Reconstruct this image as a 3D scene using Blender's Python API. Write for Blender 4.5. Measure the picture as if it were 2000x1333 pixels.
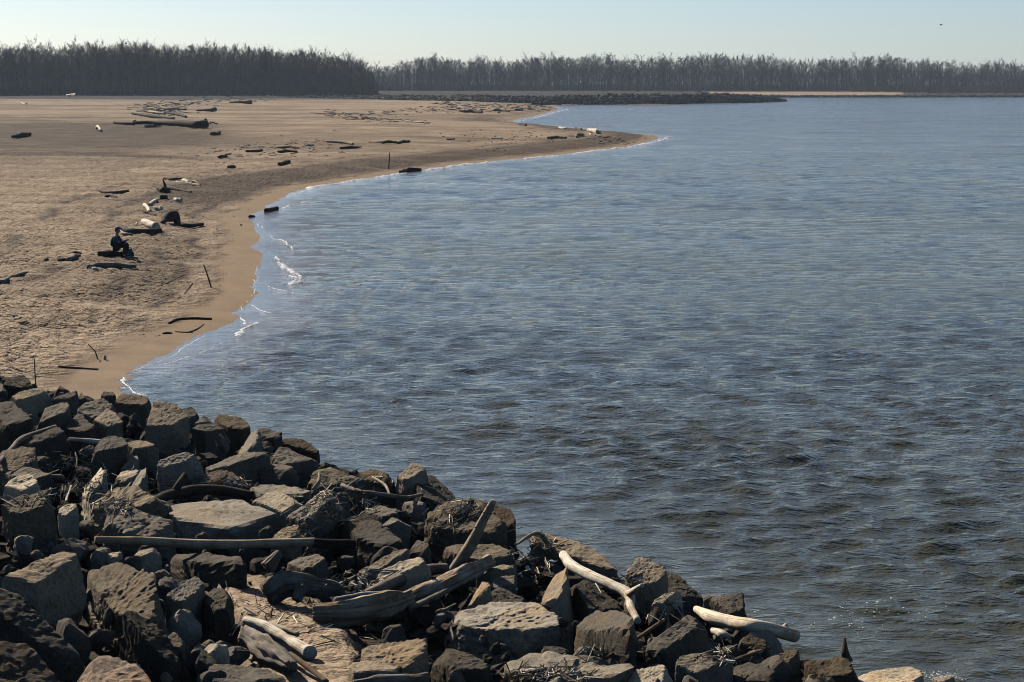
import bpy, bmesh, math, random
import numpy as np
from mathutils import Vector, Matrix

for o in list(bpy.data.objects):
    bpy.data.objects.remove(o, do_unlink=True)
scene = bpy.context.scene
COL = scene.collection
R = math.radians

# ------------------------------------------------------------------ camera
CAM_H = 7.6                      # metres above the river
FPX = 3889.0                     # focal length in units of a 2000 px wide frame (70 mm)
PITCH = math.atan(503.5 / FPX)
cam_d = bpy.data.cameras.new('camera')
cam_d.lens = 36.0 * FPX / 2000.0
cam_d.sensor_width = 36.0
cam_d.clip_start = 0.1
cam_d.clip_end = 40000
cam = bpy.data.objects.new('camera', cam_d)
COL.objects.link(cam)
cam.location = (0, 0, CAM_H)
cam.rotation_euler = (math.pi / 2 - PITCH, 0, 0)
scene.camera = cam

# ------------------------------------------------------------------ light
SUN_AZ, SUN_EL = R(36), R(32)    # azimuth left of the view direction
sdir = Vector((-math.sin(SUN_AZ) * math.cos(SUN_EL), math.cos(SUN_AZ) * math.cos(SUN_EL), math.sin(SUN_EL)))
w = bpy.data.worlds.new('World')
scene.world = w
w.use_nodes = True
nt = w.node_tree
for n in list(nt.nodes):
    nt.nodes.remove(n)
sky = nt.nodes.new('ShaderNodeTexSky')
sky.sky_type = 'NISHITA'
sky.sun_disc = False
sky.sun_elevation = SUN_EL
sky.sun_rotation = -SUN_AZ
sky.altitude = 130
sky.air_density = 0.76
sky.dust_density = 0.55
sky.ozone_density = 4.6
bg = nt.nodes.new('ShaderNodeBackground')
bg.inputs['Strength'].default_value = 0.05
wo = nt.nodes.new('ShaderNodeOutputWorld')
nt.links.new(sky.outputs[0], bg.inputs[0])
nt.links.new(bg.outputs[0], wo.inputs[0])
sun_d = bpy.data.lights.new('sun', 'SUN')
sun_d.energy = 5.0
sun_d.angle = R(0.53)
sun_d.color = (1.0, 0.94, 0.85)
sun = bpy.data.objects.new('sun', sun_d)
COL.objects.link(sun)
sun.rotation_euler = sdir.to_track_quat('Z', 'Y').to_euler()
sun.location = (-20, 20, 40)
vs = scene.view_settings
vs.view_transform = 'Standard'
vs.look = 'None'
vs.gamma = 1.0
vs.use_curve_mapping = False
vs.exposure = 0.92
scene.cycles.max_bounces = 6
scene.cycles.volume_bounces = 0
scene.cycles.use_denoising = True
scene.cycles.filter_width = 1.0
scene.cycles.diffuse_bounces = 0
scene.cycles.sample_clamp_indirect = 2.0
scene.cycles.sample_clamp_direct = 6.0

# ------------------------------------------------------------------ helpers
CP, SP = math.cos(PITCH), math.sin(PITCH)
def ray(px, py):
    u = (px - 1000.0) / FPX
    v = (666.5 - py) / FPX
    return np.array([u, CP + v * SP, -SP + v * CP])
def at(px, py, z=0.0):
    d = ray(px, py)
    t = (z - CAM_H) / d[2]
    return np.array([d[0] * t, d[1] * t, z])
def at_depth(px, py, y):
    d = ray(px, py)
    t = y / d[1]
    return np.array([d[0] * t, y, CAM_H + d[2] * t])
def to_px(p):
    x, y, z = p[0], p[1], p[2] - CAM_H
    f = y * CP - z * SP
    u = y * SP + z * CP
    return 1000 + FPX * x / f, 666.5 - FPX * u / f

def hash3(ix, iy, iz, seed):
    h = (ix.astype(np.int64) * 374761393 + iy.astype(np.int64) * 668265263 + iz.astype(np.int64) * 2147483647 + seed * 974711) & 0xffffffff
    h = ((h ^ (h >> 13)) * 1274126177) & 0xffffffff
    h = ((h ^ (h >> 16)) * 2246822519) & 0xffffffff
    h = h ^ (h >> 15)
    return (h & 0xffff).astype(np.float64) / 32767.5 - 1.0
def vnoise(p, seed=0):
    f = np.floor(p)
    i = f.astype(np.int64)
    t = p - f
    t = t * t * (3 - 2 * t)
    out = 0
    for dx in (0, 1):
        wx = t[:, 0] if dx else 1 - t[:, 0]
        for dy in (0, 1):
            wy = t[:, 1] if dy else 1 - t[:, 1]
            for dz in (0, 1):
                wz = t[:, 2] if dz else 1 - t[:, 2]
                out = out + wx * wy * wz * hash3(i[:, 0] + dx, i[:, 1] + dy, i[:, 2] + dz, seed)
    return out
def noise2(x, y, scale, seed=0):
    return vnoise(np.stack([x * scale, y * scale, np.full_like(x, 0.37)], 1), seed)
def sstep(a, b, x):
    t = np.clip((x - a) / (b - a), 0, 1)
    return t * t * (3 - 2 * t)

def link(name, mesh, mat=None, parent=None, loc=None):
    o = bpy.data.objects.new(name, mesh)
    COL.objects.link(o)
    if mat is not None and not mesh.materials:
        mesh.materials.append(mat)
    if parent is not None:
        o.parent = parent
    if loc is not None:
        o.location = loc
    return o
def empty(name, loc):
    o = bpy.data.objects.new(name, None)
    o.empty_display_size = 0.2
    COL.objects.link(o)
    o.location = loc
    return o
def tag(o, label=None, cat=None, group=None, kind=None):
    if label: o['label'] = label
    if cat: o['category'] = cat
    if group: o['group'] = group
    if kind: o['kind'] = kind
    return o
def mesh_np(name, verts, faces, smooth=False):
    """faces: (n,3) or (n,4) array"""
    verts = np.asarray(verts, dtype=np.float32)
    faces = np.asarray(faces, dtype=np.int32)
    m = bpy.data.meshes.new(name)
    m.vertices.add(len(verts))
    m.vertices.foreach_set('co', verts.ravel())
    k = faces.shape[1]
    m.loops.add(faces.size)
    m.loops.foreach_set('vertex_index', faces.ravel())
    m.polygons.add(len(faces))
    m.polygons.foreach_set('loop_start', np.arange(0, faces.size, k, dtype=np.int32))
    m.polygons.foreach_set('loop_total', np.full(len(faces), k, dtype=np.int32))
    m.polygons.foreach_set('use_smooth', np.full(len(faces), smooth, dtype=bool))
    m.update(calc_edges=True)
    return m

# ------------------------------------------------------------------ materials
def new_mat(name):
    m = bpy.data.materials.new(name)
    m.use_nodes = True
    t = m.node_tree
    for n in list(t.nodes):
        t.nodes.remove(n)
    out = t.nodes.new('ShaderNodeOutputMaterial')
    b = t.nodes.new('ShaderNodeBsdfPrincipled')
    t.links.new(b.outputs[0], out.inputs[0])
    return m, t, b
def N(t, kind, **kw):
    n = t.nodes.new(kind)
    for k, v in kw.items():
        if k in n.inputs:
            n.inputs[k].default_value = v
        else:
            setattr(n, k, v)
    return n
def ramp(t, fac, stops):
    r = t.nodes.new('ShaderNodeValToRGB')
    e = r.color_ramp.elements
    while len(e) < len(stops):
        e.new(0.5)
    for el, (p, c) in zip(e, stops):
        el.position = p
        el.color = (*c, 1) if len(c) == 3 else c
    t.links.new(fac, r.inputs[0])
    return r.outputs[0]
def mix(t, fac, a, b, blend='MIX'):
    m = t.nodes.new('ShaderNodeMix')
    m.data_type = 'RGBA'
    m.blend_type = blend
    for sock, v in ((m.inputs[0], fac), (m.inputs[6], a), (m.inputs[7], b)):
        if hasattr(v, 'links') or hasattr(v, 'is_linked'):
            t.links.new(v, sock)
        elif isinstance(v, (int, float)):
            sock.default_value = v
        else:
            sock.default_value = (*v, 1)
    return m.outputs[2]
def noise(t, vec, scale, detail=4, rough=0.55):
    n = N(t, 'ShaderNodeTexNoise', Scale=scale, Detail=detail, Roughness=rough)
    t.links.new(vec, n.inputs['Vector'])
    return n.outputs[0]
def bump(t, b, h, strength, dist, prev=None):
    n = N(t, 'ShaderNodeBump', Strength=strength, Distance=dist)
    t.links.new(h, n.inputs['Height'])
    if prev is not None:
        t.links.new(prev, n.inputs['Normal'])
    t.links.new(n.outputs[0], b.inputs['Normal'])
    return n.outputs[0]
def attr(t, name):
    n = t.nodes.new('ShaderNodeAttribute')
    n.attribute_name = name
    return n.outputs['Fac']

def mat_ground():
    m, t, b = new_mat('sand_ground')
    co = t.nodes.new('ShaderNodeTexCoord').outputs['Object']
    n1 = noise(t, co, 0.35, 5)
    n2 = noise(t, co, 9.0, 4, 0.7)
    dry = ramp(t, n1, [(0.3, (0.240, 0.172, 0.110)), (0.7, (0.345, 0.254, 0.168))])
    speck = ramp(t, n2, [(0.36, (0.50, 0.46, 0.43)), (0.54, (1, 1, 1))])
    dry = mix(t, 0.75, dry, speck, 'MULTIPLY')
    wet = ramp(t, noise(t, co, 0.8, 4), [(0.3, (0.148, 0.097, 0.053)), (0.7, (0.200, 0.134, 0.074))])
    grav = ramp(t, noise(t, co, 14.0, 5, 0.8), [(0.38, (0.022, 0.017, 0.013)), (0.5, (0.066, 0.047, 0.032)), (0.66, (0.120, 0.090, 0.064))])
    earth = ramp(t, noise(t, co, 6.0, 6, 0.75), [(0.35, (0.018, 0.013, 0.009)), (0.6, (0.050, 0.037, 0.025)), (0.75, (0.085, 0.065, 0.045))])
    bank = ramp(t, noise(t, co, 0.15, 6, 0.7), [(0.35, (0.022, 0.018, 0.015)), (0.65, (0.056, 0.046, 0.037))])
    c = mix(t, attr(t, 'gravel'), dry, grav)
    c = mix(t, attr(t, 'wet'), c, wet)
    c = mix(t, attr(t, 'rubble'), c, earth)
    c = mix(t, attr(t, 'bank'), c, bank)
    t.links.new(c, b.inputs['Base Color'])
    rr = N(t, 'ShaderNodeMapRange')
    t.links.new(attr(t, 'wet'), rr.inputs[0])
    rr.inputs[3].default_value = 0.95
    rr.inputs[4].default_value = 0.8
    t.links.new(rr.outputs[0], b.inputs['Roughness'])
    b.inputs['Specular IOR Level'].default_value = 0.04
    vo = N(t, 'ShaderNodeTexVoronoi', Scale=3.2)
    t.links.new(co, vo.inputs['Vector'])
    inv = N(t, 'ShaderNodeMath', operation='SUBTRACT')
    inv.inputs[0].default_value = 1.0
    t.links.new(attr(t, 'wet'), inv.inputs[1])
    h1 = N(t, 'ShaderNodeMath', operation='MULTIPLY')
    t.links.new(noise(t, co, 3.4, 3, 0.6), h1.inputs[0])
    pat = ramp(t, noise(t, co, 0.22, 4, 0.6), [(0.35, (0.3,) * 3), (0.6, (1.35,) * 3)])
    inv2 = N(t, 'ShaderNodeMath', operation='MULTIPLY')
    t.links.new(inv.outputs[0], inv2.inputs[0]); t.links.new(pat, inv2.inputs[1])
    nr_ = N(t, 'ShaderNodeMapRange')
    t.links.new(attr(t, 'near'), nr_.inputs[0])
    nr_.inputs[3].default_value = 1.0
    nr_.inputs[4].default_value = 0.28
    inv3 = N(t, 'ShaderNodeMath', operation='MULTIPLY')
    t.links.new(inv2.outputs[0], inv3.inputs[0]); t.links.new(nr_.outputs[0], inv3.inputs[1])
    t.links.new(inv3.outputs[0], h1.inputs[1])
    p = bump(t, b, h1.outputs[0], 1.0, 0.55)
    bump(t, b, noise(t, co, 16.0, 4, 0.7), 0.5, 0.05, p)
    return m

def mat_water():
    m, t, b = new_mat('river_water')
    co = t.nodes.new('ShaderNodeTexCoord').outputs['Object']
    mp = N(t, 'ShaderNodeMapping')
    mp.inputs['Scale'].default_value = (0.95, 1.75, 1.0)
    mp.inputs['Rotation'].default_value = (0, 0, R(12))
    t.links.new(co, mp.inputs['Vector'])
    v = mp.outputs[0]
    c = ramp(t, noise(t, v, 0.05, 3), [(0.35, (0.038, 0.036, 0.018)), (0.65, (0.048, 0.045, 0.024))])
    c = mix(t, attr(t, 'silt'), c, (0.10, 0.066, 0.042))
    t.links.new(c, b.inputs['Base Color'])
    mp2 = N(t, 'ShaderNodeMapping')
    mp2.inputs['Scale'].default_value = (0.035, 0.11, 1.0)
    t.links.new(co, mp2.inputs['Vector'])
    streak = N(t, 'ShaderNodeMapRange')
    t.links.new(noise(t, mp2.outputs[0], 1.0, 6, 0.72), streak.inputs[0])
    for i_, v_ in ((1, 0.36), (2, 0.64), (3, 0.45), (4, 1.7)):
        streak.inputs[i_].default_value = v_
    rg_ = N(t, 'ShaderNodeMath', operation='MULTIPLY')
    t.links.new(attr(t, 'rough'), rg_.inputs[0])
    t.links.new(streak.outputs[0], rg_.inputs[1])
    t.links.new(rg_.outputs[0], b.inputs['Roughness'])
    b.inputs['IOR'].default_value = 1.333
    gust = ramp(t, noise(t, v, 0.018, 4, 0.6), [(0.35, (0.45,) * 3), (0.65, (1.0,) * 3)])
    calm = N(t, 'ShaderNodeMath', operation='MULTIPLY')
    t.links.new(gust, calm.inputs[0])
    t.links.new(attr(t, 'chop'), calm.inputs[1])
    mp3 = N(t, 'ShaderNodeMapping')
    mp3.inputs['Scale'].default_value = (1.0, 0.30, 1.0)
    t.links.new(co, mp3.inputs['Vector'])
    hf = N(t, 'ShaderNodeMath', operation='MULTIPLY')
    t.links.new(noise(t, mp3.outputs[0], 1.0, 4, 0.65), hf.inputs[0])
    t.links.new(attr(t, 'fardetail'), hf.inputs[1])
    prev = bump(t, b, hf.outputs[0], 1.0, 0.6)
    for sc, dist, st in ((1.5, 0.24, 0.8), (4.0, 0.11, 1.0), (11.0, 0.04, 1.0)):
        h = N(t, 'ShaderNodeMath', operation='MULTIPLY')
        t.links.new(noise(t, v, sc, 3, 0.55), h.inputs[0])
        t.links.new(calm.outputs[0], h.inputs[1])
        prev = bump(t, b, h.outputs[0], st, dist, prev)
    return m

def mat_rock():
    m, t, b = new_mat('riprap_rock')
    tc = t.nodes.new('ShaderNodeTexCoord')
    oi = t.nodes.new('ShaderNodeObjectInfo')
    add = N(t, 'ShaderNodeVectorMath', operation='ADD')
    sc = N(t, 'ShaderNodeVectorMath', operation='SCALE')
    sc.inputs[3].default_value = 37.0
    cmb = t.nodes.new('ShaderNodeCombineXYZ')
    for i in range(3):
        t.links.new(oi.outputs['Random'], cmb.inputs[i])
    t.links.new(cmb.outputs[0], sc.inputs[0])
    t.links.new(tc.outputs['Object'], add.inputs[0])
    t.links.new(sc.outputs[0], add.inputs[1])
    v = add.outputs[0]
    base = ramp(t, noise(t, v, 2.2, 6, 0.65), [(0.3, (0.60, 0.55, 0.48)), (0.5, (0.92, 0.88, 0.80)), (0.72, (1.2, 1.13, 1.0))])
    stain = ramp(t, noise(t, v, 1.1, 5, 0.7), [(0.5, (1, 1, 1)), (0.68, (0.95, 0.82, 0.66))])
    c = mix(t, 1.0, base, stain, 'MULTIPLY')
    fine = ramp(t, noise(t, v, 28.0, 4, 0.8), [(0.35, (0.45, 0.44, 0.43)), (0.5, (1, 1, 1)), (0.7, (1.2, 1.2, 1.2))])
    c = mix(t, 0.85, c, fine, 'MULTIPLY')
    c = mix(t, 1.0, c, oi.outputs['Color'], 'MULTIPLY')
    t.links.new(c, b.inputs['Base Color'])
    b.inputs['Roughness'].default_value = 0.96
    b.inputs['Specular IOR Level'].default_value = 0.04
    mp = N(t, 'ShaderNodeMapping')
    mp.inputs['Scale'].default_value = (2.0, 2.0, 9.0)
    t.links.new(v, mp.inputs['Vector'])
    p = bump(t, b, noise(t, mp.outputs[0], 2.0, 5, 0.7), 0.4, 0.04)
    p = bump(t, b, noise(t, v, 14.0, 5, 0.75), 0.6, 0.025, p)
    bump(t, b, noise(t, v, 60.0, 3, 0.7), 0.6, 0.008, p)
    return m

def mat_wood():
    m, t, b = new_mat('driftwood')
    tc = t.nodes.new('ShaderNodeTexCoord')
    oi = t.nodes.new('ShaderNodeObjectInfo')
    uv = tc.outputs['UV']
    mp = N(t, 'ShaderNodeMapping')
    mp.inputs['Scale'].default_value = (1.2, 26.0, 1.0)
    t.links.new(uv, mp.inputs['Vector'])
    g = noise(t, mp.outputs[0], 1.0, 5, 0.7)
    c = ramp(t, g, [(0.34, (0.26, 0.22, 0.18)), (0.46, (0.80, 0.77, 0.72)), (0.7, (1.12, 1.1, 1.06))])
    patch = ramp(t, noise(t, tc.outputs['Object'], 3.0, 5, 0.7), [(0.42, (0.62, 0.52, 0.42)), (0.56, (1, 1, 1))])
    c = mix(t, 0.8, c, patch, 'MULTIPLY')
    c = mix(t, 1.0, c, oi.outputs['Color'], 'MULTIPLY')
    t.links.new(c, b.inputs['Base Color'])
    b.inputs['Roughness'].default_value = 0.85
    b.inputs['Specular IOR Level'].default_value = 0.04
    bump(t, b, g, 0.7, 0.02)
    return m

def mat_plain(name, col, rough=0.85, var=0.3, scale=4.0):
    m, t, b = new_mat(name)
    co = t.nodes.new('ShaderNodeTexCoord').outputs['Object']
    lo = tuple(c * (1 - var) for c in col)
    hi = tuple(min(1, c * (1 + var)) for c in col)
    t.links.new(ramp(t, noise(t, co, scale, 4), [(0.35, lo), (0.65, hi)]), b.inputs['Base Color'])
    b.inputs['Roughness'].default_value = rough
    b.inputs['Specular IOR Level'].default_value = 0.04
    return m

M_GROUND, M_WATER, M_ROCK, M_WOOD = mat_ground(), mat_water(), mat_rock(), mat_wood()

# ------------------------------------------------------------------ shoreline
ROCK_EDGE = [(3400, 2600), (2300, 1640), (1980, 1420), (1760, 1338), (1600, 1290), (1480, 1225), (1380, 1178), (1230, 1118), (1060, 1062),
             (1000, 1050), (900, 985), (780, 938), (640, 895), (500, 845), (400, 815), (300, 790), (248, 775)]
BEACH = [(235, 758), (240, 742), (258, 722), (300, 702), (335, 688), (372, 664), (420, 645), (462, 627), (468, 618), (452, 612), (478, 600), (497, 580), (490, 562),
         (504, 545), (498, 530), (512, 505), (508, 492), (487, 482), (506, 468), (503, 455), (497, 440), (484, 428), (500, 416), (520, 408),
         (545, 392), (562, 379), (590, 371), (614, 364), (690, 352), (760, 341), (830, 331), (900, 321), (985, 313), (1050, 306),
         (1120, 299), (1200, 290), (1250, 281), (1280, 273), (1287, 268), (1276, 264), (1230, 261), (1180, 259), (1130, 251), (1080, 246), (1030, 243),
         (1000, 240), (1008, 234), (1040, 228), (1075, 219), (1092, 215), (1075, 208)]
DIKE = [(1090, 205.5), (1150, 205), (1300, 204.5), (1420, 202.5), (1500, 200.5), (1538, 199.3)]
FAR = [(1530, 197.5), (1440, 195), (1380, 191.5), (1480, 190.2), (1700, 190), (2000, 189.6), (2700, 189)]
shore = [at(*p)[:2] for p in ROCK_EDGE + BEACH + DIKE + FAR]
NB0 = len(ROCK_EDGE)
def densify(pts):
    out = []
    rg = np.random.RandomState(4)
    for a, b in zip(pts[:-1], pts[1:]):
        L = np.linalg.norm(b - a)
        dist = np.linalg.norm(a)
        k = max(1, int(L / max(0.8, dist * 0.02)))
        for i in range(k):
            p = a + (b - a) * i / k
            if i:
                p = p + rg.normal(0, 0.10, 2) * min(dist / 80, 3)
            out.append(p)
    out.append(pts[-1])
    return np.array(out)
SH = densify(shore)
# close the land polygon round the left and behind
LAND = np.vstack([SH, [[9000, 1300], [9000, 9000], [-9000, 9000], [-9000, -50], [30, -50]]])
def land_dist(x, y):
    """signed distance to the shoreline, positive on land"""
    n = len(x)
    best = np.full(n, 1e18)
    A, B = SH[:-1], SH[1:]
    for (ax, ay), (bx, by) in zip(A, B):
        dx, dy = bx - ax, by - ay
        L2 = dx * dx + dy * dy + 1e-9
        t = np.clip(((x - ax) * dx + (y - ay) * dy) / L2, 0, 1)
        q = (x - ax - t * dx) ** 2 + (y - ay - t * dy) ** 2
        np.minimum(best, q, out=best)
    inside = np.zeros(n, bool)
    P = LAND
    j = len(P) - 1
    for i in range(len(P)):
        xi, yi = P[i]
        xj, yj = P[j]
        if yi != yj:
            c = ((yi > y) != (yj > y)) & (x < (xj - xi) * (y - yi) / (yj - yi) + xi)
            inside ^= c
        j = i
    d = np.sqrt(best)
    return np.where(inside, d, -d)

SAND_PX = [(300, 1095), (430, 1085), (560, 1085), (640, 1140), (700, 1200), (740, 1260), (700, 1333), (680, 1500), (420, 1500), (470, 1300), (480, 1210), (440, 1140)]
def in_poly(x, y, P):
    inside = np.zeros(len(x), bool)
    j = len(P) - 1
    for i in range(len(P)):
        (xi, yi), (xj, yj) = P[i], P[j]
        if yi != yj:
            inside ^= ((yi > y) != (yj > y)) & (x < (xj - xi) * (y - yi) / (yj - yi) + xi)
        j = i
    return inside
SAND_W = [at(px, py, 1.35)[:2] for px, py in SAND_PX]

def sand_soft(x, y):
    out = np.zeros(len(x))
    sel = (x > -12) & (x < 6) & (y > 8) & (y < 45)
    xs, ys = x[sel], y[sel]
    acc = np.zeros(len(xs))
    for k in range(12):
        a = k * 2.4
        acc += in_poly(xs + 0.45 * math.sqrt((k + 0.5) / 12) * math.cos(a), ys + 0.9 * math.sqrt((k + 0.5) / 12) * math.sin(a), SAND_W)
    out[sel] = np.clip(acc / 12 * 1.3 + 0.25 * noise2(xs, ys, 2.0, 29) * (acc > 0) * (acc < 12), 0, 1)
    return out
def rock_zone(x, y):
    lim = 47.5 - 0.06 * (x + 12) + 0.9 * np.sin(x * 0.9)
    return 1 - sstep(lim - 2.0, lim + 1.0, y)
def ground_z(x, y, d=None, detail=False):
    x = np.asarray(x, float); y = np.asarray(y, float)
    if d is None:
        d = land_dist(x, y)
    dl = np.maximum(d, 0)
    far = sstep(950, 1060, y)
    beach = 0.055 * np.minimum(dl, 2.2) + 0.42 * sstep(1.8, 6.0, dl) + 0.55 * sstep(6, 40, dl) + 0.9 * sstep(60, 260, dl)
    farz = 0.9 * sstep(0, 12, dl) + 2.2 * sstep(20, 110, dl)
    z = beach * (1 - far) + farz * far
    rz = rock_zone(x, y)
    rock = 1.35 * (1 - np.exp(-dl / 3.2)) + 0.9 * sstep(2, 9, -x - 0.15 * (y - 20)) * sstep(34, 22, y)
    z = z * (1 - rz) + rock * rz
    z = np.where(d < 0, np.maximum(-0.10 * -d, -1.8) * (1 - rz) + rz * np.maximum(0.45 * d, -1.8), z)
    # low dunes
    amp = sstep(6, 40, dl) * (1 - rz)
    z = z + amp * (0.13 * noise2(x, y * 0.8, 0.07, 3) + 0.08 * noise2(x, y, 0.22, 4)) * (y < 1000)
    if detail:
        sm = sand_soft(x, y)
        z = z - 0.5 * rz * (1 - sm) * sstep(-0.5, 1.0, d)
        a2 = sstep(1.8, 3.4, dl + 0.5 * noise2(x, y, 0.35, 9)) * (1 - sstep(150, 260, y))
        pit = np.abs(noise2(x, y, 1.9, 11)) * 0.6 + np.abs(noise2(x + 31, y, 3.6, 12)) * 0.4
        z = z - a2 * 0.22 * (1 - rz * 0.6) * np.clip(0.45 - pit, 0, 1) * 1.6 + a2 * (0.035 * noise2(x, y, 2.6, 13) + 0.085 * (1 - rz))
    return z
def ground_hit(px, py):
    d = ray(px, py)
    t0 = max(8.0, (CAM_H - 3.6) / max(-d[2], 1e-4))
    t1 = min(2600.0, (CAM_H + 0.3) / max(-d[2], 1e-4))
    t = np.linspace(t0, t1, 90)
    for _ in range(2):
        P = d[None, :] * t[:, None] + np.array([0, 0, CAM_H])
        g = ground_z(P[:, 0], P[:, 1])
        below = np.where(P[:, 2] < np.maximum(g, -0.05))[0]
        i = below[0] if len(below) else len(t) - 1
        t = np.linspace(t[max(i - 1, 0)], t[i], 40)
    return d * t[-1] + np.array([0, 0, CAM_H])
_gr = np.geomspace(18, 1500, 420)
_ga = np.linspace(-R(25), R(25), 360)
_GZ = None
def gz(x, y):
    """ground height looked up in a table (for the many far things)"""
    global _GZ
    if _GZ is None:
        rr, aa = np.meshgrid(_gr, _ga, indexing='ij')
        _GZ = ground_z((rr * np.sin(aa)).ravel(), (rr * np.cos(aa)).ravel()).reshape(rr.shape)
    r = math.hypot(x, y); a = math.atan2(x, y)
    u = min(max(math.log(r / 18) / math.log(1500 / 18) * 419, 0), 418.99)
    v = min(max((a / R(50) + 0.5) * 359, 0), 358.99)
    i, j = int(u), int(v)
    fu, fv = u - i, v - j
    return float(_GZ[i, j] * (1 - fu) * (1 - fv) + _GZ[i + 1, j] * fu * (1 - fv) + _GZ[i, j + 1] * (1 - fu) * fv + _GZ[i + 1, j + 1] * fu * fv)

# ------------------------------------------------------------------ ground sheet and river sheet
def polar(nr, na, r0, r1, amax):
    r = np.concatenate([np.geomspace(r0, r1, nr), np.geomspace(r1 * 1.15, 15000, 14)])
    a = np.linspace(-amax, amax, na)
    rr, aa = np.meshgrid(r, a, indexing='ij')
    x = (rr * np.sin(aa)).ravel()
    y = (rr * np.cos(aa)).ravel()
    nr = len(r)
    i = np.arange(nr - 1)[:, None] * na + np.arange(na - 1)[None, :]
    f = np.stack([i, i + 1, i + 1 + na, i + na], -1).reshape(-1, 4)
    return x, y, rr.ravel(), f
def compact(verts, faces, attrs):
    used = np.zeros(len(verts), bool)
    used[faces.ravel()] = True
    idx = np.cumsum(used) - 1
    return verts[used], idx[faces], {k: v[used] for k, v in attrs.items()}
def put_attrs(m, attrs):
    for k, v in attrs.items():
        a = m.attributes.new(k, 'FLOAT', 'POINT')
        a.data.foreach_set('value', v.astype(np.float32))

def build_ground():
    x, y, r, f = polar(820, 500, 15.0, 1700, R(25))
    d = land_dist(x, y)
    z = ground_z(x, y, d, True)
    keep = (np.max(d[f], axis=1) > -7)
    rz = rock_zone(x, y)
    sandp = sand_soft(x, y)
    wob = 0.45 * noise2(x, y, 0.4, 21) + 0.25 * noise2(x, y, 1.3, 22)
    wet = (1 - sstep(1.3, 2.3, d + wob)) * (1 - rz)
    gr = sstep(0.05, 0.55, noise2(x * 0.6, y * 0.35, 0.05, 31) + 0.35 * noise2(x, y * 0.6, 0.2, 32)) * sstep(3, 10, d)
    band = sstep(1.6, 2.6, d) * (1 - sstep(5, 10, d)) * sstep(118, 135, y) * (1 - sstep(330, 420, y)) * (0.75 + 0.3 * noise2(x, y, 0.1, 33))
    lx = x / np.maximum(y, 1)
    lefty = np.exp(-((y - 255) / 75.0) ** 2) * (1 - sstep(-0.20, -0.10, lx + 0.03 * noise2(x, y, 0.02, 39))) * (0.95 + 0.4 * noise2(x, y * 0.5, 0.03, 35))
    strk = sstep(0.1, 0.5, noise2(x * 0.25, y, 0.06, 36) + 0.4 * noise2(x, y * 1.6, 0.15, 37)) * sstep(90, 140, y) * sstep(3, 8, d)
    gravel = np.clip(0.42 * gr + 1.1 * band + 0.95 * np.clip(lefty, 0, 1) + 0.45 * strk + 0.5 * sstep(2.0, 3.2, d) * (1 - sstep(4, 15, d)) * sstep(55, 70, y) * (0.8 + 0.6 * noise2(x, y, 0.15, 46)), 0, 0.88) * (1 - rz) * (y < 1000)
    wrk = 0
    for q, d0 in enumerate((2.9, 4.6, 7.4, 11.0)):
        wrk = wrk + np.exp(-((d - d0 + 0.9 * noise2(x, y, 0.11, 80 + q)) / (0.16 + 0.03 * d0)) ** 2) * sstep(-0.2, 0.4, noise2(x, y, 0.5, 90 + q))
    gravel = np.clip(gravel + 0.75 * wrk * (1 - rz) * (y < 420), 0, 0.9)
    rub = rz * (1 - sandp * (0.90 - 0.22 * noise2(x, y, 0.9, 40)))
    bank = sstep(700, 780, y) * sstep(0.9, 1.6, z) + sstep(1040, 1060, y) * sstep(0.3, 0.8, z)
    pxx = 1000 + FPX * x / np.maximum(y, 1)
    bank = np.clip(bank, 0, 1) * np.where((y > 1040) & (pxx > 1380) & (pxx < 1760), sstep(2.2, 2.8, z + 0.6 * noise2(x, y, 0.02, 38)), 1.0)
    bank = np.maximum(bank, sstep(800, 850, y + 20 * noise2(x, y, 0.03, 44)) * (y < 1040))
    attrs = dict(near=rz, wet=wet, gravel=gravel, rubble=rub, bank=bank)
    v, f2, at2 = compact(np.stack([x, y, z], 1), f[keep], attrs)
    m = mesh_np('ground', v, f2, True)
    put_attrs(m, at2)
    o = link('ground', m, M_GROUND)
    tag(o, 'tan sandy river beach with pitted dry sand and smooth wet edge', 'beach', kind='structure')

def wave_field(x, y, r):
    """sum of directional waves; returns dx, dy, dz"""
    rg = np.random.RandomState(17)
    dz = np.zeros_like(x); dx = np.zeros_like(x); dy = np.zeros_like(x)
    wind = R(-78)
    # domain warp so that crests are short and broken
    wx = x + 0.30 * noise2(x, y, 0.55, 41) + 1.2 * noise2(x, y, 0.10, 43)
    wy = y + 0.30 * noise2(x, y, 0.55, 42) + 1.2 * noise2(x, y, 0.10, 44)
    cell = r * 0.0055
    grp = 0.85 + 0.35 * noise2(x, y, 0.22, 45)
    specs = [(lam, 0.0112 * lam ** 0.8 * (1.0 if lam < 0.9 else 0.7), 0) for lam in np.geomspace(0.2, 1.35, 52)]
    specs += [(lam, 0.0065 * lam ** 0.7, 1) for lam in np.geomspace(1.2, 3.4, 22)]
    farw = sstep(50, 160, r)
    for lam, a, far in specs:
        th = wind + rg.normal(0, 0.5 if far else 0.52)
        k = 2 * math.pi / lam
        ph = rg.uniform(0, 6.28)
        fade = np.clip((lam / cell - (1.0 if far else 1.6)) / 1.8, 0, 1)
        arg = k * (math.cos(th) * wx + math.sin(th) * wy) + ph
        s, c = np.sin(arg), np.cos(arg)
        A = a * fade * grp * (farw if far else 1.0)
        dz += A * s
        dx += 0.55 * A * c * math.cos(th)
        dy += 0.55 * A * c * math.sin(th)
    return dx, dy, dz
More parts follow.
